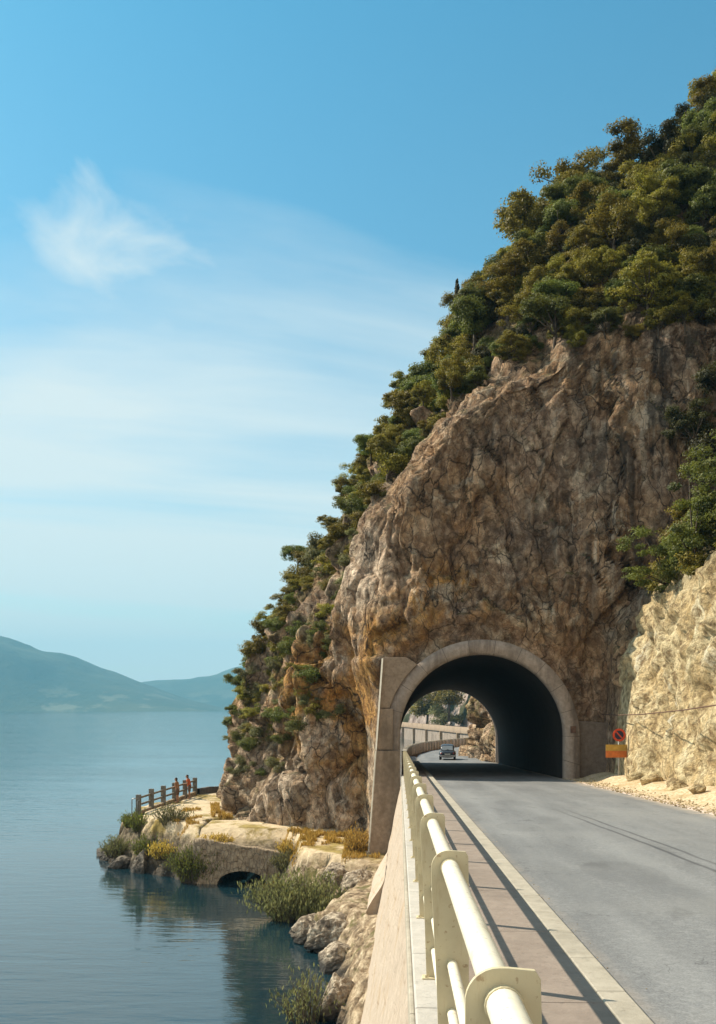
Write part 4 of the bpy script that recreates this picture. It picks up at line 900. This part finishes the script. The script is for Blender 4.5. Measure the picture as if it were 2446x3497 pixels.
for i, s in enumerate(spots):
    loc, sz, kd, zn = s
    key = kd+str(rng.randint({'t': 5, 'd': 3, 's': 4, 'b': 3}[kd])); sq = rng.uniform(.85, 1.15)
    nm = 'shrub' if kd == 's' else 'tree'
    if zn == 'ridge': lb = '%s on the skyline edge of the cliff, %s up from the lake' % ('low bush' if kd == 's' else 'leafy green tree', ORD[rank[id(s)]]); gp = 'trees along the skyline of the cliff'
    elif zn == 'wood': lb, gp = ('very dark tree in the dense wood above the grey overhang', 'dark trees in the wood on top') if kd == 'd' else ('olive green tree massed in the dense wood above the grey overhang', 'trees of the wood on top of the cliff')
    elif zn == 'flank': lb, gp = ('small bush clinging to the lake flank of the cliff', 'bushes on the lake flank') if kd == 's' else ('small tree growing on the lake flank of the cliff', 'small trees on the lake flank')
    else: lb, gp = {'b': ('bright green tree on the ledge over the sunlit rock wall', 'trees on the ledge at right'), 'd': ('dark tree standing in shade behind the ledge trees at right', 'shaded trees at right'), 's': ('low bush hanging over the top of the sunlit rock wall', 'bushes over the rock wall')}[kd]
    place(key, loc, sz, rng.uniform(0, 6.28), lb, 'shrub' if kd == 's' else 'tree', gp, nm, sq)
    if zn == 'ledge' and kd == 't': pass
# cypress-like spire on the ridge
cy = bpy.data.objects.new('conifer', None); col.objects.link(cy)
k_ = 900; r_ = np.random.RandomState(4); hz = r_.rand(k_); an = r_.rand(k_)*6.28; rr_ = .34*(1-hz)**.6*np.sqrt(r_.rand(k_)); c = np.stack([np.cos(an)*rr_, np.sin(an)*rr_, .2+hz*2.4], 1); nn = np.stack([np.cos(an), np.sin(an), np.full(k_, .5)], 1); nn /= np.linalg.norm(nn, axis=1)[:, None]
leaves_mesh('crown', c, nn, r_.uniform(.06, .12, k_), M['dark foliage'], cy); MB().tube([(0,0,-.5),(0,0,1.8)], [.06,.02], 6).build('trunk', M['bark'], cy, True)
rr0 = int((32.2+1)/DZ); bc = min(range(ci[9], ci[12]), key=lambda c: proj(*G[rr0, c])[0]); pc_ = G[rr0, bc]; cy.location = (pc_[0]-.5, pc_[1], pc_[2]+.7); cy.scale = (1, 1, 1.1)
tag(cy, 'tiny dark spire shaped conifer standing out against the sky on the ridge', 'tree')

# grass stems bush maker (upright stems with narrow leaves)
def stem_bush(name, loc, rx, ry, h, nst, m, label, cat, lpc=10, leaf=.075):
    r_ = np.random.RandomState(int(abs(loc[0]*100))); root = empty(name, loc, 0, label, cat); mb = MB(); C = []; Nn = []; Sz = []
    for i in range(nst):
        a = r_.rand()*6.28; q = math.sqrt(r_.rand()); bx_, by = rx*q*math.cos(a), ry*q*math.sin(a); hh = h*(1-.45*q*q)*r_.uniform(.6, 1.1)
        out_ = Vector((bx_*.35+r_.normal()*.12, by*.35+r_.normal()*.12, 0)); p0 = Vector((bx_*.6, by*.6, -.15)); p1 = Vector((bx_*.85, by*.85, hh*.5)); p2 = Vector((bx_, by, hh))+out_
        mb.tube([p0, p1, p2], [.012, .009, .003], 4, False)
        for t in r_.uniform(.2, 1.02, lpc):
            pp = p0.lerp(p1, t*2) if t < .5 else p1.lerp(p2, t*2-1); C.append(np.array(pp)+r_.normal(size=3)*.07); nv = r_.normal(size=3); nv[2] += .3; Nn.append(nv/np.linalg.norm(nv)); Sz.append(leaf*r_.uniform(.6, 1.5))
    leaves_mesh('foliage', np.array(C), np.array(Nn), np.array(Sz), m, root, .28, None, 0, True)
    mb.build('stems', M['bark'], root); return root
gz = lambda x, y: float(max(0, shoreheight(x, y)))
stem_bush('shrub', (-4.0, 42.6, .0), 2.25, 1.5, 2.05, 560, M['grey green foliage'], 'large grey green willowy bush growing at the water below the wall', 'shrub', 12, .10)
stem_bush('shrub', (-14.9, 56.9, gz(-14.9, 57.1)-.6), .7, .6, 1.15, 150, M['green foliage'], 'green bush on the promontory edge just below the fence corner', 'shrub')
stem_bush('shrub', (-12.7, 55.2, gz(-12.7, 55.2)-.3), .8, .6, 1.3, 120, M['grey green foliage'], 'pale upright bush in the middle of the promontory edge', 'shrub')
stem_bush('shrub', (-10.5, 51.2, .1), 1.3, .8, 1.95, 460, M['green foliage'], 'dark round bush on the bank left of the culvert', 'shrub')
stem_bush('shrub', (-16.0, 58.7, gz(-15.9, 58.9)-.3), .5, .5, .9, 90, M['green foliage'], 'small tuft of green at the outer tip under the bent pipes', 'shrub')
stem_bush('weed_clump', (-5.5, 50.9, 1.5), .7, .6, .8, 120, M['dry straw'], 'yellow weeds hiding the right end of the culvert top', 'weeds')
stem_bush('weed_clump', (-9.6, 51.6, 1.9), .8, .5, .6, 110, M['dry straw'], 'straw coloured weeds along the left end of the culvert top', 'weeds')
stem_bush('shrub', (-5.6, 50.0, .9), .8, .6, 1.0, 160, M['grey green foliage'], 'grey green bush leaning on the right end of the culvert wall', 'shrub')
stem_bush('shrub', (-14.0, 54.9, .7), .8, .6, 1.3, 170, M['green foliage'], 'dark green bush low on the bank above the leaning rock slab', 'shrub')
stem_bush('shrub', (-16.5, 57.2, .5), .7, .6, 1.2, 140, M['grey green foliage'], 'grey green bush hanging on the bank above the promontory tip rocks', 'shrub')
stem_bush('shrub', (-12.9, 53.6, .9), .6, .5, 1.0, 110, M['dry straw'], 'straw coloured bush on the bank between the two dark bushes', 'shrub')
stem_bush('reeds', (-2.7, 28.6, -.05), .75, .6, 1.6, 90, M['grey green foliage'], 'tuft of thin reeds rising from dark water at the bottom edge', 'reeds', 8, .07)
stem_bush('shrub', (-6.0, 50.0, gz(-6, 50.2)-.1), .5, .4, .6, 70, M['dry straw'], 'low dry yellow bush on the bank right of the culvert', 'shrub')
# dry grass (uncountable)
C, Nn, Sz, T = [], [], [], []
k = 0
while len(C) < 19000:
    k += 1
    if k > 200000: break
    x, y = rng.uniform(-13, -.4), rng.uniform(44.5, 62)
    dd = float(noise(x*.45, y*.45, 2.))
    yc = float(np.interp(x, [-12.2, -11.4, -10.6, -8, -4.3, -1.2], [66, 62, 58, 53.2, 50.6, 49.6]))-.9; edge = abs(y-yc) < 1.3 and x < -1.2
    if not (edge or dd > .22 or (x > -2.6 and y < 48)): continue
    if float(fbm(x*1.2, y*1.2, 4., 2)) < -.15: continue
    C.append((x, y, 0)); Sz.append(rng.uniform(.06, .15)*(1.5 if edge else 1)); T.append(rng.rand())
C = np.array(C); C[:, 2] = shoreheight(C[:, 0], C[:, 1])+np.array(Sz)*.5
ok = (C[:, 2] > 1.5); C = C[ok]; Sz = np.array(Sz)[ok]; T = np.array(T)[ok]; Nn = rng.normal(size=(len(C), 3)); Nn[:, 2] *= .2; Nn /= np.linalg.norm(Nn, axis=1)[:, None]
g = leaves_mesh('dry_grass', C, Nn, Sz, M['dry straw'], None, .16, T, 0, True); tag(g, 'yellow dry grass growing along the cliff foot and beside the path', 'grass', kind='stuff')
# weeds on the cliff-side corner by the pier
stem_bush('weed_clump', (-2.0, 46.2, gz(-2, 46.2)), .55, .8, 1.1, 110, M['dry straw'], 'tall ochre weeds against the foot of the concrete pier', 'weeds')

# ------------------------------------------------------------------ beyond the tunnel
fp = empty('parapet', (.2, 79, zf), 0, 'low ochre parapet wall along the lake side beyond the tunnel', 'parapet')
PL = [(.5, 79), (.7, 90), (1.2, 97), (2.5, 105), (4.8, 113), (8.4, 122), (15.5, 132), (26, 139)]
V = []
for x, y in PL: z = float(roadz(y)); V += [(x-.35-.2, y+.05, -1), (x-.3, y+.05, z), (x-.3, y+.05, z+.85), (x, y, z+.85), (x, y, z-.1)]
V = np.array(V)-np.array([.2, 79, zf]); npmesh('parapet_wall', V, gridfaces(len(PL), 5), M['gravel verge'], fp, False)
mb = MB()
for i in range(len(PL)-1):
    a_, b_ = Vector((*PL[i], 0)), Vector((*PL[i+1], 0)); m_ = int((b_-a_).length/1.1)
    for j in range(m_):
        p = a_.lerp(b_, j/m_); z = float(roadz(p.y)); mb.box(p.x-.33-.2, p.x+.06-.2, p.y-.15-79, p.y+.15-79, z-.05-zf, z+.93-zf)
mb.build('parapet_posts', M['kerb stone'], fp)
struct(ribbon('pavement', [(.5, y, float(roadz(y))+.06) for y in (78, 86, 92)], [(1.5, y, float(roadz(y))+.06) for y in (78, 86, 92)], M['paving concrete'], 2), 'short strip of pavement just beyond the tunnel exit', 'pavement')
vd = empty('road_viaduct', (20, 200, 0), 0, 'far lakeside road carried on stone piers across the bay', 'viaduct')
VP = [(-22, 372), (-8, 340), (4, 300), (10, 262), (16, 224), (26, 180), (38, 150)]; zt = 4.3
V = []
for (x, y) in VP: V += [(x-3, y-1.2, zt-.75), (x-3, y-1.2, zt+.65), (x-2.6, y-1, zt+.65), (x-2.6, y-1, zt), (x+6, y+3, zt), (x+6, y+3, zt-.75), (x-3, y-1.2, zt-.75)]
V = np.array(V)-np.array([20, 200, 0]); npmesh('deck', V, gridfaces(len(VP), 7), M['portal concrete'], vd, False)
V = []
for (x, y) in VP[2:]: V += [(x-2.75-20, y-.8-200, -1.2), (x-2.75-20, y-.8-200, zt-.7)]
npmesh('bright_infill', np.array(V), gridfaces(len(VP)-2, 2), M['ring concrete'], vd, False)  # solid wall added under the deck to brighten the dark gap
for i in range(len(VP)-1):
    for t in (0, .5):
        x, y = np.array(VP[i])+(np.array(VP[i+1])-np.array(VP[i]))*t; x -= 20; y -= 200
        MB().box(x-3.3, x+2, y-1.3, y+.3, -1, zt-.75).build('pier', M['old masonry'], vd)
# far cliff across the bay
u_ = np.linspace(0, 1, 220); bx0 = np.interp(u_, [0, .12, .35, .5, .56, .7, 1], [-45, -20, -2, 9, 14, 25, 70]); by0 = np.interp(u_, [0, .12, .35, .5, .56, .7, 1], [430, 382, 345, 300, 262, 215, 150])
zv = np.linspace(-1, 62, 110); FX = bx0[None]+3.5+.32*np.maximum(zv, 0)[:, None]; FY = by0[None]+3+.28*np.maximum(zv, 0)[:, None]; FZ_ = np.repeat(zv[:, None], 220, 1)
d_ = 3.*fbm(FX*.05, FY*.05, FZ_*.03, 4)+1.6*ridged(FX*.12, FY*.12, FZ_*.06, 4); FX = FX-d_*.6; FY = FY-d_*.8
def far_fn(n, b):
    p = n.pos(); f = n.noise(n.vec(p, (1, 1, .5)), .35, 9, .7); v = n.noise(p, .09, 5, .6)
    c = n.ramp(f, [(.35, (.17, .12, .10)), (.5, (.36, .28, .24)), (.65, (.58, .49, .42))]); c = n.mix(n.rng(v, .53, .58), c, (.05, .055, .022)); n.put(b.inputs['Base Color'], c); n.put(b.inputs['Normal'], n.bump(f, 1., 1.2))
mat('far rock', far_fn, .95)
struct(npmesh('far_cliff', np.stack([FX, FY, FZ_], -1).reshape(-1, 3), gridfaces(110, 220), M['far rock']), 'far pinkish cliffs round the bay seen through the tunnel', 'cliff')
for i, (x, y, z, s_) in enumerate(((8, 288, 9, 9), (10, 276, 16, 10), (12, 270, 7, 7), (6, 300, 17, 8), (13, 262, 12, 8))):
    place('s%d' % (i % 4), (x, y+1.5, z-3.5), s_*1.35, i*1.3, 'dark distant tree on the far cliff seen through the tunnel', 'tree', 'far trees across the bay', 'tree')

# car
cr = empty('car', (4.2, 87.5, float(roadz(87.5))), math.radians(-3), 'small dark old car driving away on the sunlit road beyond the tunnel', 'car')
def loft(secs, nn=20, pw=3.2):
    mb = MB(); rows = []
    for (y, w_, z0, z1) in secs:
        row = []
        for k in range(nn):
            a = 2*PI*k/nn; c_, s_ = math.cos(a), math.sin(a); x = w_*math.copysign(abs(c_)**(2/pw), c_); z = (z0+z1)/2+(z1-z0)/2*math.copysign(abs(s_)**(2/pw), s_); row.append((x, y, z))
        rows.append(row)
    b = len(mb.v)
    for r in rows: mb.v += r
    for i in range(len(rows)-1):
        for k in range(nn): mb.f.append((i*nn+k, i*nn+(k+1) % nn, (i+1)*nn+(k+1) % nn, (i+1)*nn+k))
    mb.f += [tuple(range(nn))[::-1], tuple((len(rows)-1)*nn+k for k in range(nn))]; return mb
loft([(-1.72, .50, .32, .62), (-1.62, .64, .25, .76), (-1.2, .72, .22, .86), (-.2, .74, .2, .88), (.9, .73, .2, .86), (1.5, .68, .24, .78), (1.72, .56, .3, .64)]).build('body', M['car paint'], cr, True)
loft([(-1.28, .46, .74, .86), (-1.0, .56, .76, 1.16), (-.72, .58, .76, 1.33), (-.1, .59, .76, 1.38), (.35, .58, .76, 1.32), (.8, .52, .76, .9)], 20, 4).build('cabin', M['car paint'], cr, True)
MB().add([(-.46,-1.26,.88),(.46,-1.26,.88),(.43,-.93,1.24),(-.43,-.93,1.24)], [(0,1,2,3)]).build('rear_window', M['car glass'], cr)
for s in (-1, 1):
    MB().add([(s*.602,-.85,.93),(s*.602,.35,.93),(s*.585,.2,1.25),(s*.585,-.62,1.25)], [(0,1,2,3)]).build('side_window', M['car glass'], cr)
    MB().sphere((s*.52, -1.64, .58), (.06, .05, .10), 10, 6).build('tail_light', M['tail light red'], cr, True)
    for yv in (-1.05, 1.08):
        wh = bpy.data.objects.new('wheel', None); col.objects.link(wh); wh.parent = cr
        MB().tube([(s*.52, yv, .28), (s*.70, yv, .28)], .28, 20).build('tyre', M['tyre rubber'], wh); MB().tube([(s*.68, yv, .28), (s*.715, yv, .28)], .17, 16).build('rim', M['chrome'], wh)
MB().box(-.66, .66, -1.80, -1.72, .36, .44).build('bumper', M['chrome'], cr, False, .02)
MB().box(-.24, .24, -1.74, -1.70, .5, .6).build('number_plate', M['number plate'], cr, False, .005)
